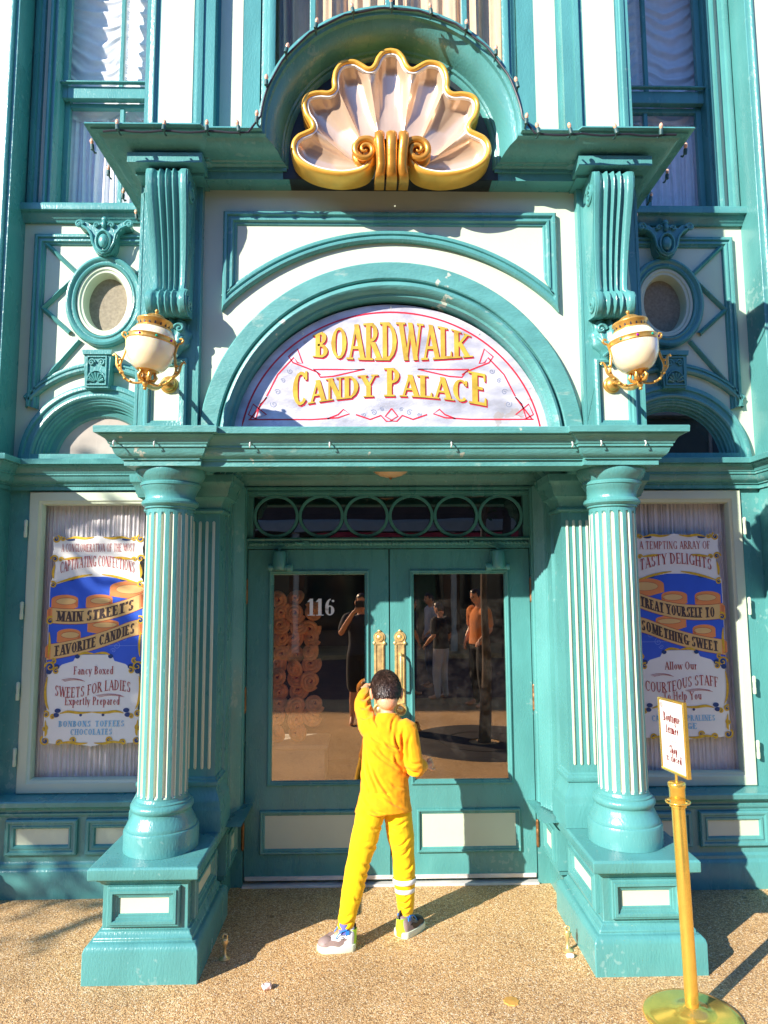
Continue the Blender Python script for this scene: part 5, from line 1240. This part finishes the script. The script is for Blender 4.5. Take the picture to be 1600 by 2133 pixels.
def build_person(root, J, k, hk, shirt_m, trouser_m, voxel, shirt_disp=None, trouser_disp=None, sleeve='long', legs='long', hands=((.3,.4,.3),(.3,.4,.3)), hand_up=((0,0,1),(0,0,1)), face=(0,1,0), hair=True, shoe=None, detail=True):
    V = lambda n: Vector(J[n]); f = Vector(face).normalized(); sd = f.cross(Vector((0,0,1))).normalized()
    hc = V('head'); upv = (hc-V('neck')).normalized()
    b = MB()
    # head, jaw, ears, nose, neck
    M_ = Matrix((sd, f, f.cross(sd)*-1)).transposed()
    def hb(off, r): 
        c = hc+(sd*off[0]+f*off[1]+upv*off[2])*hk; q = MB(); q.ball((0,0,0), tuple(x*hk for x in r), 24, 16); q.v = [tuple(c+sd*p[0]+f*p[1]+upv*p[2]) for p in q.v]; b.join(q)
    hb((0,0,.015), (.078,.094,.100)); hb((0,.030,-.035), (.058,.062,.075)); hb((0,.040,-.085), (.034,.040,.030)); hb((0,-.03,-.045), (.058,.052,.062))
    hb((0,.100,-.022), (.014,.020,.022)); hb((0,.085,-.060), (.026,.016,.007)); hb((0,.085,-.072), (.022,.014,.006)); hb((.036,.070,.020), (.022,.016,.008)); hb((-.036,.070,.020), (.022,.016,.008))
    for q in (-1, 1): hb((q*.082,-.002,-.014), (.012,.022,.034)); hb((q*.088,-.010,-.008), (.008,.016,.026))
    limb(b, [V('neck')-upv*.03*k, V('neck')+upv*.02*k, hc-upv*.05*hk], [.056*k,.050*k,.050*hk])
    # trunk and limbs
    ch, pv = V('chest'), V('pelvis')
    loft_rings(b, [(pv-Vector((0,0,.05*k)), sd*.13*k, f*.09*k),(pv, sd*.150*k, f*.100*k),(pv.lerp(ch,.45), sd*.128*k, f*.092*k),(ch, sd*.150*k, f*.105*k),(ch.lerp(V('neck'),.6), sd*.13*k, f*.085*k),(V('neck'), sd*.06*k, f*.055*k)])
    for s_ in 'LR':
        limb(b, [V('sh'+s_), V('sh'+s_).lerp(V('el'+s_),.5), V('el'+s_), V('el'+s_).lerp(V('wr'+s_),.4), V('wr'+s_)], [.056*k,.045*k,.038*k,.037*k,.026*k])
        limb(b, [V('hip'+s_), V('hip'+s_).lerp(V('kn'+s_),.5), V('kn'+s_), V('kn'+s_).lerp(V('an'+s_),.35), V('an'+s_)], [.085*k,.074*k,.056*k,.056*k,.036*k])
        tz = .34 if J.get('shod') else 1
        limb(b, [V('an'+s_), V('an'+s_).lerp(V('toe'+s_),.6*tz)-Vector((0,0,.02*k)), V('an'+s_).lerp(V('toe'+s_),tz)], [.034*k,(.028 if tz < 1 else .032)*k,(.020 if tz < 1 else .024)*k])
        i = 'LR'.index(s_); hand(b, V('wr'+s_), J['hd'+s_], hand_up[i], 1 if s_ == 'L' else -1, k*1.05, hands[i])
    obj('body', fused(b, voxel, 4), SKIN, root, smooth=180, recalc=False)
    # shirt
    b = MB(); hem = pv+Vector((0,0,J.get('hem', -.02)*k)); w_ = J.get('loose', 1.12)
    loft_rings(b, [(hem-f*.005*k, sd*.176*k*w_, f*.126*k*w_),(hem.lerp(ch,.22), sd*.160*k*w_, f*.112*k*w_),(hem.lerp(ch,.5), sd*.148*k*w_, f*.105*k*w_),(hem.lerp(ch,.8), sd*.150*k*w_, f*.108*k*w_),(ch, sd*.156*k*w_, f*.108*k*w_),(ch.lerp(V('neck'),.5), sd*.140*k*w_, f*.090*k*w_),(ch.lerp(V('neck'),.85), sd*.085*k*w_, f*.068*k*w_),(V('neck')+upv*.004, sd*.062*k*w_, f*.060*k*w_)], 32)
    for s_ in 'LR':
        a, e, w2 = V('sh'+s_), V('el'+s_), V('wr'+s_)
        if sleeve == 'long': limb(b, [a.lerp(ch,.25), a, a.lerp(e,.5), e, e.lerp(w2,.5), e.lerp(w2,J.get('sl',.92))], [.070*k*w_,.072*k*w_,.062*k*w_,.056*k*w_,.050*k*w_,.040*k*w_])
        else: limb(b, [a.lerp(ch,.25), a, a.lerp(e,.75)], [.070*k*w_,.070*k*w_,.060*k*w_])
    obj('shirt', fused(b, voxel*1.1, 5, shirt_disp), shirt_m, root, smooth=180, recalc=False)
    # trousers
    b = MB(); ln = 1.0 if legs == 'long' else .42
    loft_rings(b, [(pv-Vector((0,0,.085*k)), sd*.13*k, f*.10*k),(pv-Vector((0,0,.03*k)), sd*.150*k, f*.108*k),(pv+Vector((0,0,.06*k)), sd*.150*k, f*.105*k)], 28)
    for s_ in 'LR':
        h, n_, a = V('hip'+s_), V('kn'+s_), V('an'+s_)
        if legs == 'long':
            cu = J.get('cuff', 1.06); limb(b, [h, h.lerp(n_,.5), n_, n_.lerp(a,.35), n_.lerp(a,.75), n_.lerp(a,cu)], [.100*k,.093*k,.078*k,.074*k,.060*k,.050*k], 24)
        else: limb(b, [h, h.lerp(n_,.5), h.lerp(n_,.98)], [.105*k,.10*k,.092*k], 24)
    obj('trousers', fused(b, voxel*1.1, 5, trouser_disp), trouser_m, root, smooth=180, recalc=False)
    # hair: a close cap plus short strands from the crown
    if hair:
        b = MB(); rnd = random.Random(5); wh = Vector((-.008,-.055,.092))
        def scalp(p, e=0):
            q = Vector((p[0]/.0835, p[1]/.099, (p[2]-.015)/.105)).normalized(); return Vector((q.x*(.0835+e), q.y*(.099+e), .015+q.z*(.105+e)))
        to = lambda p: hc+(sd*p.x+f*p.y+upv*p.z)*hk
        rows = []
        for i in range(29):
            row = []
            for j in range(56):
                a = 2*pi*j/56; zt = -.10+.05*(1-abs(sin(a*.5+pi/4)))*0
                low = (-.100+.066*(1-abs(sin(a)))**.8) if sin(a) < -.25 else (-.02 if sin(a) < .35 else .055)
                zlo = low+.012*sin(5*a); z = .1195-(.1195-zlo)*(i/28)**1.15
                q = max(0, 1-((z-.015)/.1052)**2)**.5; t_ = 1 if z > -.02 else max(.72, 1-(-.02-z)*2.6)
                p = Vector((.0835*q*cos(a)*t_, .099*q*sin(a)*t_-.004*(1-t_), z)); row.append(to(p))
            rows.append(row)
        b.grid(rows, cv=True); b.poly(rows[0])
        if detail:
            for n_ in range(9000):
                a = rnd.uniform(0, 2*pi); z = rnd.uniform(-.088, .118)
                if z < -.015 and (sin(a) > -.15 or z < -.100+.066*(1-abs(sin(a)))**.8+rnd.uniform(0,.012)): continue
                if z < .05 and sin(a) > .4: continue
                q = max(0, 1-((z-.015)/.1052)**2)**.5; p = Vector((.0835*q*cos(a), .099*q*sin(a), z))
                if z < -.02: t_ = max(.74, 1-(-.02-z)*2.4); p.x *= t_; p.y *= t_
                nrm = Vector((p.x/.007, p.y/.0098, (p.z-.015)/.011)).normalized(); d = p-wh; d = (d-nrm*d.dot(nrm))
                if d.length < 1e-5: continue
                d.normalize(); sw = nrm.cross(d); d = (d+sw*(.35+rnd.uniform(-.22,.22))).normalized(); L = rnd.uniform(.012,.024)*(1 if z > 0 else .6)
                t2 = Matrix.Rotation(rnd.uniform(-.35,.35),3,d) @ nrm.cross(d)*rnd.uniform(.0008,.0014); b.cur = rnd.choice((0,0,0,0,0,1,1,2)); m1 = p+d*L*.5+nrm*rnd.uniform(.002,.005); e_ = p+d*L+nrm*rnd.uniform(.0,.005)
                b.grid([[to(p-t2-nrm*.001), to(p+t2-nrm*.001)],[to(m1-t2), to(m1+t2)],[to(e_-t2*.2), to(e_+t2*.2)]])
        obj('hair', b, [HAIRM, HAIRM2, HAIRM3], root, smooth=180, recalc=False)
    for q in (-1, 1):
        b = MB(); c = hc+(sd*q*.033+f*.083+upv*-.004)*hk; b.ball(tuple(c), .011*hk, 12, 8); obj('eye', b, mat_eye, root)
mat_eye = mat('eye', (0.05,0.03,0.02), 0.15)

# ---- the child at the doors
def creases(lines, amp, wid, soft, seed):
    """pressed-in fold lines on the back of a garment: (x0, z0, x1, z1, strength)"""
    def fn(p, n):
        v = 0
        if n.y < .45:
            for (x0, z0, x1, z1, st_) in lines:
                dx, dz = x1-x0, z1-z0; L = hypot(dx, dz); t = ((p.x-x0)*dx+(p.z-z0)*dz)/(L*L)
                if -.25 < t < 1.25:
                    d = ((p.x-x0)*dz-(p.z-z0)*dx)/L+.005*sin(t*5+seed)
                    if abs(d) < .06:
                        e = max(0, 1-max(0, abs(t-.5)-.25)/.5)**1.5*st_
                        v += e*(-math.exp(-(d/wid)**2)+.85*math.exp(-((d-1.9*wid)/(1.3*wid))**2)+.3*math.exp(-((d+2.0*wid)/(1.3*wid))**2))
        v += soft*noise.noise(p*13+Vector((seed,2,0)))+.5*soft*noise.noise(p*31+Vector((seed,5,0)))
        return amp*v
    return fn
SHIRT_F = [(-.136,.981,.045,.835,1),(-.150,.930,-.091,.751,.8),(-.112,.870,-.015,.706,.9),(-.046,1.00,.03,.950,1.1),(-.080,.970,.02,.878,.8),(.012,1.03,.034,.940,1.3),(.005,.93,.045,.850,.9),
  (-.097,1.125,-.088,1.07,.7),(.015,1.115,-.018,1.045,.6),(-.175,1.185,-.105,1.205,1.1),(-.185,1.15,-.115,1.16,1.0),(-.19,1.11,-.12,1.115,.8),(-.165,.685,-.04,.642,.8),(-.16,.72,-.09,.65,.7),(-.06,.74,.05,.66,.7),
  (.055,1.05,.045,.92,1.1),(.09,1.02,.075,.90,.9),(.05,.865,.14,.83,1.2),(.07,.90,.15,.88,1.0),(.06,.835,.15,.80,1.0),(-.02,.80,.07,.745,.6),(-.13,1.04,-.06,.98,.5),(-.165,.86,-.13,.74,.6)]
TROU_F = [(-.13,.582,-.052,.557,1),(-.165,.40,-.095,.375,1.1),(-.175,.355,-.115,.335,1),(-.18,.315,-.135,.285,.9),(-.13,.47,-.058,.489,.9),(.0,.45,.085,.50,.9),(.037,.407,.088,.456,.9),(.06,.336,.1,.363,1),
  (-.231,.08,-.2,.10,1.2),(-.30,.12,-.22,.13,1.1),(-.29,.155,-.22,.165,.8),(.03,.161,.085,.183,1.2),(.03,.139,.085,.145,1.3),(.03,.19,.09,.215,.8),(-.02,.565,.07,.587,1),(-.024,.549,.043,.554,.9),(-.2,.52,-.13,.50,.8),(-.21,.25,-.17,.22,.8),(.03,.30,.09,.285,.9)]
def cloth(name, col):
    mt = mat(name, col, 0.85, var=.05, vs=30, bump=.25, bs=700, spec=.2)
    p = mt.node_tree.nodes['Principled BSDF']; p.inputs['Sheen Weight'].default_value = .15; p.inputs['Sheen Roughness'].default_value = .5
    return mt
YEL = cloth('yellow_cotton', (0.90, 0.34, 0.003)); YEL2 = cloth('yellow_jersey', (0.90, 0.52, 0.003))
boy = empty('person', (-.1,-.65,0), 'child in yellow long sleeved top and yellow trousers reaching for the door handle', 'child')
JB = dict(head=(-.034,-.445,1.243), neck=(-.028,-.495,1.125), chest=(-.035,-.545,.985), pelvis=(-.055,-.605,.685), hem=-.075, loose=1.13, shod=1, cuff=.93,
          shL=(-.128,-.505,1.055), elL=(-.172,-.325,1.140), wrL=(-.150,-.145,1.215), hdL=(.10,.75,.25),
          shR=(.078,-.545,1.040), elR=(.118,-.615,.865), wrR=(.176,-.540,.846), hdR=(.70,.45,.25), sl=.72,
          hipL=(-.118,-.62,.650), knL=(-.196,-.675,.375), anL=(-.262,-.735,.085), toeL=(-.375,-.765,.035),
          hipR=(.018,-.60,.650), knR=(.052,-.585,.375), anR=(.062,-.600,.085), toeR=(.135,-.515,.030))
build_person(boy, JB, .78, 1.02, YEL, YEL2, .0036,
    shirt_disp=creases(SHIRT_F, .0085, .0075, .55, 3), trouser_disp=creases(TROU_F, .0056, .0075, .5, 9),
    hands=((.25,.3,.25),(.55,.75,.55)), hand_up=((-.3,-.2,1),(.9,-.3,.5)), face=(-.10,.985,-.14))
# white bands round the right shin
kn, an = Vector(JB['knR']), Vector(JB['anR'])
for t, nm in ((.37,0),(.53,1)):
    b = MB(); c = kn.lerp(an, t); dz = (kn-an).normalized(); r = .0630-.012*(t-.36)/.2
    b.tube([c-dz*.013, c-dz*.010, c+dz*.010, c+dz*.013], [r-.003, r+.0005, r+.0015, r-.002], 32, caps=False); obj('leg_stripe', b, cloth('white_band_%d' % nm, (.82,.80,.76)), boy, smooth=180)
# shoes: chunky trainers
SH_W = mat('shoe_white', (.78,.76,.74), .5, bump=.2); SH_G = mat('shoe_taupe', (.30,.22,.20), .6, bump=.3); SH_B = mat('shoe_black', (.02,.02,.022), .45); SH_L = mat('shoe_lime', (.42,.78,.03), .45); SH_BL = mat('shoe_blue', (.02,.20,.62), .45); SOCKM = mat('violet_sock', (.14,.14,.42), .8)
def shoe(ank, ang, tone, side_mark):
    """x forward along the foot, y to the left"""
    M = Matrix.Translation((ank[0], ank[1], 0)) @ Matrix.Rotation(ang, 4, 'Z') @ Matrix.Diagonal((.90, 1.06, 1.20, 1))
    L0, L1 = -.062, .142
    def sect(t):   # t 0 heel .. 1 toe -> half width, top height
        w_ = .036+.008*sin(pi*min(1,t*1.15))-.020*max(0,t-.86)/.14*.9; w_ *= (1-max(0,.06-t)*6)
        h = .088 if t < .22 else (.088-.05*min(1,(t-.22)/.5) if t < .8 else .040-.012*(t-.8)/.2)
        return w_, h
    b = MB(); rows = []
    for i in range(25):
        t = i/24; x = L0+(L1-L0)*t; w_, h = sect(t); row = []
        for j in range(17):
            a = pi*j/16; row.append((x, w_*cos(a)*(1 if sin(a) < .3 else 1-.15*(sin(a)-.3)), .018+(h-.018)*sin(a)**.55))
        rows.append(row)
    b.grid(rows); b.poly(rows[0]); b.poly(rows[-1][::-1]); up_ = obj('shoe', b.xf(M), SH_W if tone else SH_G, boy, smooth=60)
    b = MB(); ol_ = []
    for i in range(25): t = i/24; ol_.append((L0-.008+(L1-L0+.016)*t, sect(t)[0]+.006-.02*max(0,t-.93)/.07-.01*max(0,.05-t)/.05))
    pts = ol_+[(x, -y) for x, y in ol_[::-1]]
    rows = [[(x*sc_, y*sc_, z) for x, y in pts] for z, sc_ in ((.0,.965),(.006,1.0),(.018,1.0),(.026,.975))]
    b.grid(rows, cv=True); b.poly(rows[0]); b.poly(rows[-1]); so_ = obj('sole', b.xf(M), mat('pale_lime_sole', (.72,.78,.58), .5), up_, smooth=50)
    b = MB(); b.cur = 0   # heel counter in lime
    rows = []
    for i in range(13):
        a = pi*.5+pi*i/12; rows.append([(-.022+(.052)*cos(a)*(1+.02*k_), (.046-.004*k_)*sin(a), .004+.015*k_) for k_ in range(6)])
    b.grid(rows); obj('heel_counter', b.xf(M), SH_L, up_, smooth=60)
    for q in (-1, 1):
        b = MB(); y = .0445
        b.grid([[(x, q*(y-.012*abs(x-.03)/.1+.0015), z) for x, z in row] for row in ([(-.03,.026),(.0,.034),(.03,.026),(.07,.030),(.11,.024)],[(-.03,.046),(.0,.058),(.03,.048),(.07,.054),(.11,.038)])])
        obj('side_overlay', b.xf(M), SH_G if tone else SH_B, up_, recalc=False)
        b = MB(); b.box(-.004,.022, q*.0430-.0015, q*.0430+.0015, .006, .024); obj('sole_insert', b.xf(M), SOCKM, up_)
        b = MB(); b.tube([(-.018,q*.034,.086),(.012,q*.036,.082),(.03,q*.034,.072),(.045,q*.036,.055)], .0032, 6); b.box(-.030,-.010,q*.034-.003,q*.034+.003,.066,.082); obj('strap', b.xf(M), SH_BL, up_)
        b = MB(); S2 = lambda u, v, e=0: Vector((.008+u*q*-1, q*(.0425+e), .062+v))
        strip(b, [(.012,.008),(-.006,.008),(-.009,.001),(.006,-.001),(.004,-.008),(-.014,-.008)], .0035, .001, S2); obj('emblem', b.xf(M), SH_B, up_, recalc=False)
    b = MB(); rows = [[(.10+.038*cos(a)*1.0, .033*sin(a), .034+.012*k_) for a in [pi*(-.5)+pi*i/10 for i in range(11)]] for k_ in range(1)]
    b.ball((.098,0,.026), (.048,.040,.026), 16, 10); obj('toe_cap', b.xf(M), SH_G if tone else SH_B, up_)
    b = MB(); b.tube([(-.058,0,.070),(-.068,0,.09),(-.058,0,.106),(-.046,0,.092)], .0045, 8, flat=2); obj('pull_tab', b.xf(M), SH_B, up_)
    b = MB(); b.lathe([(.034,.06),(.032,.085),(.029,.105)], (-.008,0,0), 20); obj('sock', b.xf(M), SOCKM, up_)
shoe((-.268,-.742), radians(188), True, 1)
shoe((.064,-.600), radians(48), False, -1)
# ================================================================== the other side of the street (seen in the glass, and it shades the porch)
ROADM = mat('red_brick_paving', (0.20,0.095,0.06), .85, var=.2, vs=3, bump=.3)
_n = ROADM.node_tree.nodes; _l = ROADM.node_tree.links
_br = _n.new('ShaderNodeTexBrick'); _br.inputs['Scale'].default_value = 4; _br.inputs['Color1'].default_value = (.24,.10,.06,1); _br.inputs['Color2'].default_value = (.15,.07,.05,1); _br.inputs['Mortar'].default_value = (.07,.05,.04,1)
_tc = _n.new('ShaderNodeTexCoord'); _l.new(_tc.outputs['Object'], _br.inputs['Vector']); _l.new(_br.outputs['Color'], _n['Principled BSDF'].inputs['Base Color'])
b = MB(); b.poly([(-60,-14,-.10),(60,-14,-.10),(60,-7.0,-.10),(-60,-7.0,-.10)]); b.poly([(-60,-7.0,0),(60,-7.0,0),(60,-7.0,-.10),(-60,-7.0,-.10)]); obj('street', b, ROADM, kind='structure', recalc=False)
b = MB(); b.poly([(-60,-60,.02),(60,-60,.02),(60,-14,.02),(-60,-14,.02)]); b.poly([(-60,-14,-.1),(60,-14,-.1),(60,-14,.02),(-60,-14,.02)]); obj('far_pavement', b, AGG, kind='structure', recalc=False)
BWALL = mat('brown_brick_wall', (0.16,0.085,0.055), .85, var=.25, vs=2); BTRIM = mat('pale_trim', (0.50,0.46,0.38), .6); BWIN = mat('dark_window_glass', (0.015,0.018,0.022), .08); 
for X0, X1, H, wm, lab in ((-26,-7.4,8.2,mat('ochre_clapboard',(.28,.19,.09),.8),'ochre shop building across the street at far left'),(-7.2,7.2,9.0,BWALL,'brown brick shop building with white porch posts directly across the street'),(7.4,26,7.6,mat('green_grey_clapboard',(.13,.17,.15),.8),'grey green shop building across the street at far right')):
    r = empty('shop_building', (X0/2+X1/2,-17,0), lab, 'building')
    b = MB(); b.box(X0,X1,-22,-17,.02,H); obj('wall', b, wm, r)
    b = MB(); b.box(X0-.2,X1+.2,-17.5,-16.6,H-.5,H+.2); b.box(X0,X1,-17.2,-16.85,3.6,3.9); obj('cornice', b, BTRIM, r, bevel=.03)
    n_ = max(3, int((X1-X0)/2.4))
    for k in range(n_):
        xc = X0+(X1-X0)*(k+.5)/n_
        b = MB(); b.box(xc-.62,xc+.62,-17.06,-16.93,4.6,6.9); b.box(xc-.75,xc+.75,-17.06,-16.88,4.45,4.6); fw = obj('window', b, BTRIM, r)
        b = MB(); b.box(xc-.52,xc-.03,-16.93,-16.91,4.7,6.8); b.box(xc+.03,xc+.52,-16.93,-16.91,4.7,6.8); obj('pane', b, BWIN, fw)
    b = MB(); 
    for k in range(n_):
        xc = X0+(X1-X0)*(k+.5)/n_; b.box(xc-.95,xc+.95,-17.03,-16.95,.5,3.2)
    obj('shop_glazing', b, BWIN, r)
    if X0 == -7.2:
        b = MB(); b.box(-7.2,7.2,-17,-14.6,3.35,3.6); obj('porch_roof', b, BTRIM, r)
        for k in range(7):
            b = MB(); xx = -6.6+2.2*k; b.lathe([(.11,.02),(.11,.5),(.07,.6),(.09,1.2),(.075,2.6),(.10,2.9),(.12,3.36)], (xx,-14.8,0), 16); obj('porch_post', b, BTRIM, r)
        b = MB(); b.box(-1.6,4.6,-14.62,-14.56,2.75,3.3); obj('fascia_board', b, REDP, r)
# trees: trunk, limbs and a crown of leaf faces
BARK = mat('bark', (0.10,0.07,0.05), .9, var=.3, vs=14, bump=.8, bs=30)
LEAFG = mat('tree_leaves', (0.055,0.105,0.022), .55, var=.5, vs=2.2)
def tree(x, y, h, rad, trunk_r, crown_c, n_leaf, label, sd, grate=False, squash=.85, ls=1.0):
    rnd = random.Random(sd); r = empty('street_tree', (x,y,0), label, 'tree')
    b = MB(); cz = crown_c[2]; b.tube(catmull3([(x,y,0),(x+.05,y,h*.25),(x+.02,y+.04,h*.5),(crown_c[0],crown_c[1],cz)], 5), [trunk_r*(1.25-.9*i/15) for i in range(16)], 12)
    tips = []
    for k in range(16):
        a = rnd.uniform(0,6.28); e = rnd.uniform(-.2,1.0); L = rad*rnd.uniform(.55,.95); t0_ = Vector((x,y,0)).lerp(Vector(crown_c), rnd.uniform(.62,1))
        t1 = Vector(crown_c)+Vector((cos(a)*cos(e), sin(a)*cos(e), sin(e)*squash))*L; b.tube([t0_, t0_.lerp(t1,.5)+Vector((0,0,.08*L)), t1], [trunk_r*.35,trunk_r*.22,trunk_r*.08], 6); tips.append(t1)
    obj('trunk', b, BARK, r)
    b = MB()
    cl = [(Vector(crown_c)+Vector((rnd.gauss(0,1),rnd.gauss(0,1),rnd.gauss(0,1)*squash)).normalized()*rad*rnd.uniform(.25,.95), rad*rnd.uniform(.18,.36)) for _ in range(46)]+[(t, rad*.28) for t in tips]
    for _ in range(n_leaf):
        c, rr_ = rnd.choice(cl); p = c+Vector((rnd.gauss(0,.5),rnd.gauss(0,.5),rnd.gauss(0,.42)))*rr_
        a = Vector((rnd.uniform(-1,1),rnd.uniform(-1,1),rnd.uniform(-.6,.6))).normalized(); d = a.cross(Vector((rnd.uniform(-1,1),rnd.uniform(-1,1),rnd.uniform(-1,1)))).normalized(); L = rnd.uniform(.05,.10)*ls
        b.poly([p-a*L, p+d*L*.45, p+a*L, p-d*L*.45])
    obj('crown', b, LEAFG, r, recalc=False)
    if grate:
        b = MB(); b.lathe([(.18,.012),(.95,.012),(.97,.0)], (x,y,0), 40); b.lathe([(.50,.016),(.54,.016),(.54,.012)], (x,y,0), 40); tag(obj('tree_grate', b, mat('iron_grate',(.03,.028,.026),.6,bump=.5), loc=(x,y,0)), 'round dark iron grate in the paving at the foot of the slim tree', 'grate')
tree(1.22,-3.85,3.4,.80,.062,(1.35,-4.15,4.1),9000,'slim young street tree standing in a round grate opposite the doors',4,grate=True,ls=.5)
tree(-8.4,-4.6,6.5,1.48,.16,(-8.35,-4.55,4.85),11000,'taller street tree left of the shop front shading the left shop window',8)
tree(3.4,-13.2,7.5,2.2,.16,(3.4,-13.2,5.6),7000,'broad street tree by the far kerb across the street',12)

# people in the street, seen mirrored in the door glass
def adult(x, y, face, shirt, trouser, label, pose, k=1.0, legs='long', sleeve='short', sd=0):
    f = Vector(face).normalized(); s_ = f.cross(Vector((0,0,1))); O = Vector((x,y,0))
    W = lambda a, b_, c: tuple(O+s_*a*k+f*b_*k+Vector((0,0,c*k)))
    J = dict(head=W(0,.03,1.62), neck=W(0,.0,1.46), chest=W(0,0,1.27), pelvis=W(0,0,.93), shL=W(-.18,0,1.41), shR=W(.18,0,1.41), hipL=W(-.09,0,.90), hipR=W(.09,0,.90), knL=W(-.10,.02,.49), knR=W(.10,.03,.49), anL=W(-.11,-.02,.09), anR=W(.12,0,.09), toeL=W(-.13,.15,.03), toeR=W(.15,.16,.03))
    if pose == 'photo': J.update(elL=W(-.27,.10,1.22), wrL=W(-.10,.26,1.50), hdL=tuple(s_*.6+f*.3+Vector((0,0,.6))), elR=W(.28,.10,1.24), wrR=W(.10,.27,1.52), hdR=tuple(s_*-.6+f*.3+Vector((0,0,.6))))
    else: J.update(elL=W(-.25,-.03,1.14), wrL=W(-.24,.08,.92), hdL=tuple(f*.2+Vector((0,0,-1))), elR=W(.25,-.02,1.14), wrR=W(.22,.16,.98), hdR=tuple(f*.6+Vector((0,0,-.6))))
    r = empty('person', (x,y,0), label, 'person')
    build_person(r, J, k, k, shirt, trouser, .011, sleeve=sleeve, legs=legs, hand_up=(tuple(f),tuple(f)), face=tuple(f), detail=False)
    return r, W
OR = cloth('orange_cotton', (.70,.22,.05)); DKS = cloth('dark_patterned_cotton', (.03,.035,.05)); BLK = cloth('black_cotton', (.02,.02,.022)); GRY = cloth('pale_grey_cotton', (.42,.40,.42)); NVY = cloth('navy_denim', (.03,.045,.09))
r_, W_ = adult(-.25,-4.95,(0.03,1,0),DKS,BLK,'photographer in dark shirt and shorts holding a phone up in front of the doors','photo',1.0,legs='short')
q = W_(0,.36,1.60); b = MB(); b.box(q[0]-.085,q[0]+.085,q[1]-.006,q[1]+.006,q[2]-.04,q[2]+.04); tag(obj('phone', b, INK, bevel=.006, loc=q), 'dark phone held up sideways by the photographer', 'phone')
adult(1.55,-6.2,(-.6,.3,0),OR,BLK,'person in an orange shirt standing in the street beyond the slim tree','stand',1.03)
adult(.55,-7.4,(.8,-.3,0),DKS,NVY,'person in dark patterned shirt in the street group, turned away','stand',.94)
adult(1.02,-6.9,(-.7,-.6,0),BLK,GRY,'person in black shirt and pale trousers in the street group, nearest the orange shirt','stand',.90)
adult(.25,-9.3,(.3,.9,0),NVY,BLK,'person in navy shirt walking at the back of the street group','stand',1.0)
adult(.98,-8.2,(-.9,.2,0),GRY,NVY,'person in a pale grey shirt in the street group','stand',.98)

# ================================================================== swirl pastries stacked inside the left door
PAST = mat('glazed_pastry', (1.0,0.46,0.20), .45, var=.25, vs=22, bump=.3, bs=60, coat=.3); FILL = mat('raspberry_filling', (0.42,0.05,0.05), .4)
rnd = random.Random(31)
def pastry(x, y, z, rx, rz):
    b = MB(); R_ = rnd.uniform(.050,.064); pts = []; rad = []
    n_ = 64
    for i in range(n_+1):
        t = i/n_; a = t*2*pi*2.6; r = R_*(.18+.82*t); pts.append((r*cos(a), -.026*(1-t)*1.2+.006*sin(a*2), r*sin(a)*.95)); rad.append(.0095+.006*t*(1+.25*sin(a*3)))
    b.tube(pts, rad, 9)
    M = Matrix.Translation((x,y,z)) @ Matrix.Rotation(rx,4,'X') @ Matrix.Rotation(rz,4,'Z') @ Matrix.Rotation(rnd.uniform(0,6),4,'Y')
    return b.xf(M), M
lab = 'pink glazed swirl pastry in the tall stack behind the left door pane'
zz = .86
for row in range(11):
    for c_ in range(3):
        x = -.715+.105*c_+rnd.uniform(-.015,.015); z = .90+.085*row+rnd.uniform(-.012,.012); y = .12+rnd.uniform(-.01,.05)
        if c_ == 2 and row in (0,3,10): continue
        mb_, M = pastry(x, y, z, rnd.uniform(-.5,.5), rnd.uniform(-.6,.6)); o = obj('swirl_pastry', mb_, PAST, smooth=80, recalc=False, loc=(x,y,z)); tag(o, lab, 'pastry', 'swirl pastries behind the left door pane')
        b = MB(); b.ball((0,-.016,0), (.011,.010,.011), 8, 6); b.ball((0,.006,0), (.044,.012,.042), 12, 6); obj('filling', b.xf(M), FILL, o)
b = MB(); b.box(-.80,-.42,.08,.40,.02,.80); b.box(-.82,-.40,.07,.42,.80,.83); tag(obj('display_stand', b, BTRIM, bevel=.006, loc=(-.61,.24,0)), 'pale pedestal carrying the pastry stack behind the left door pane', 'display stand')
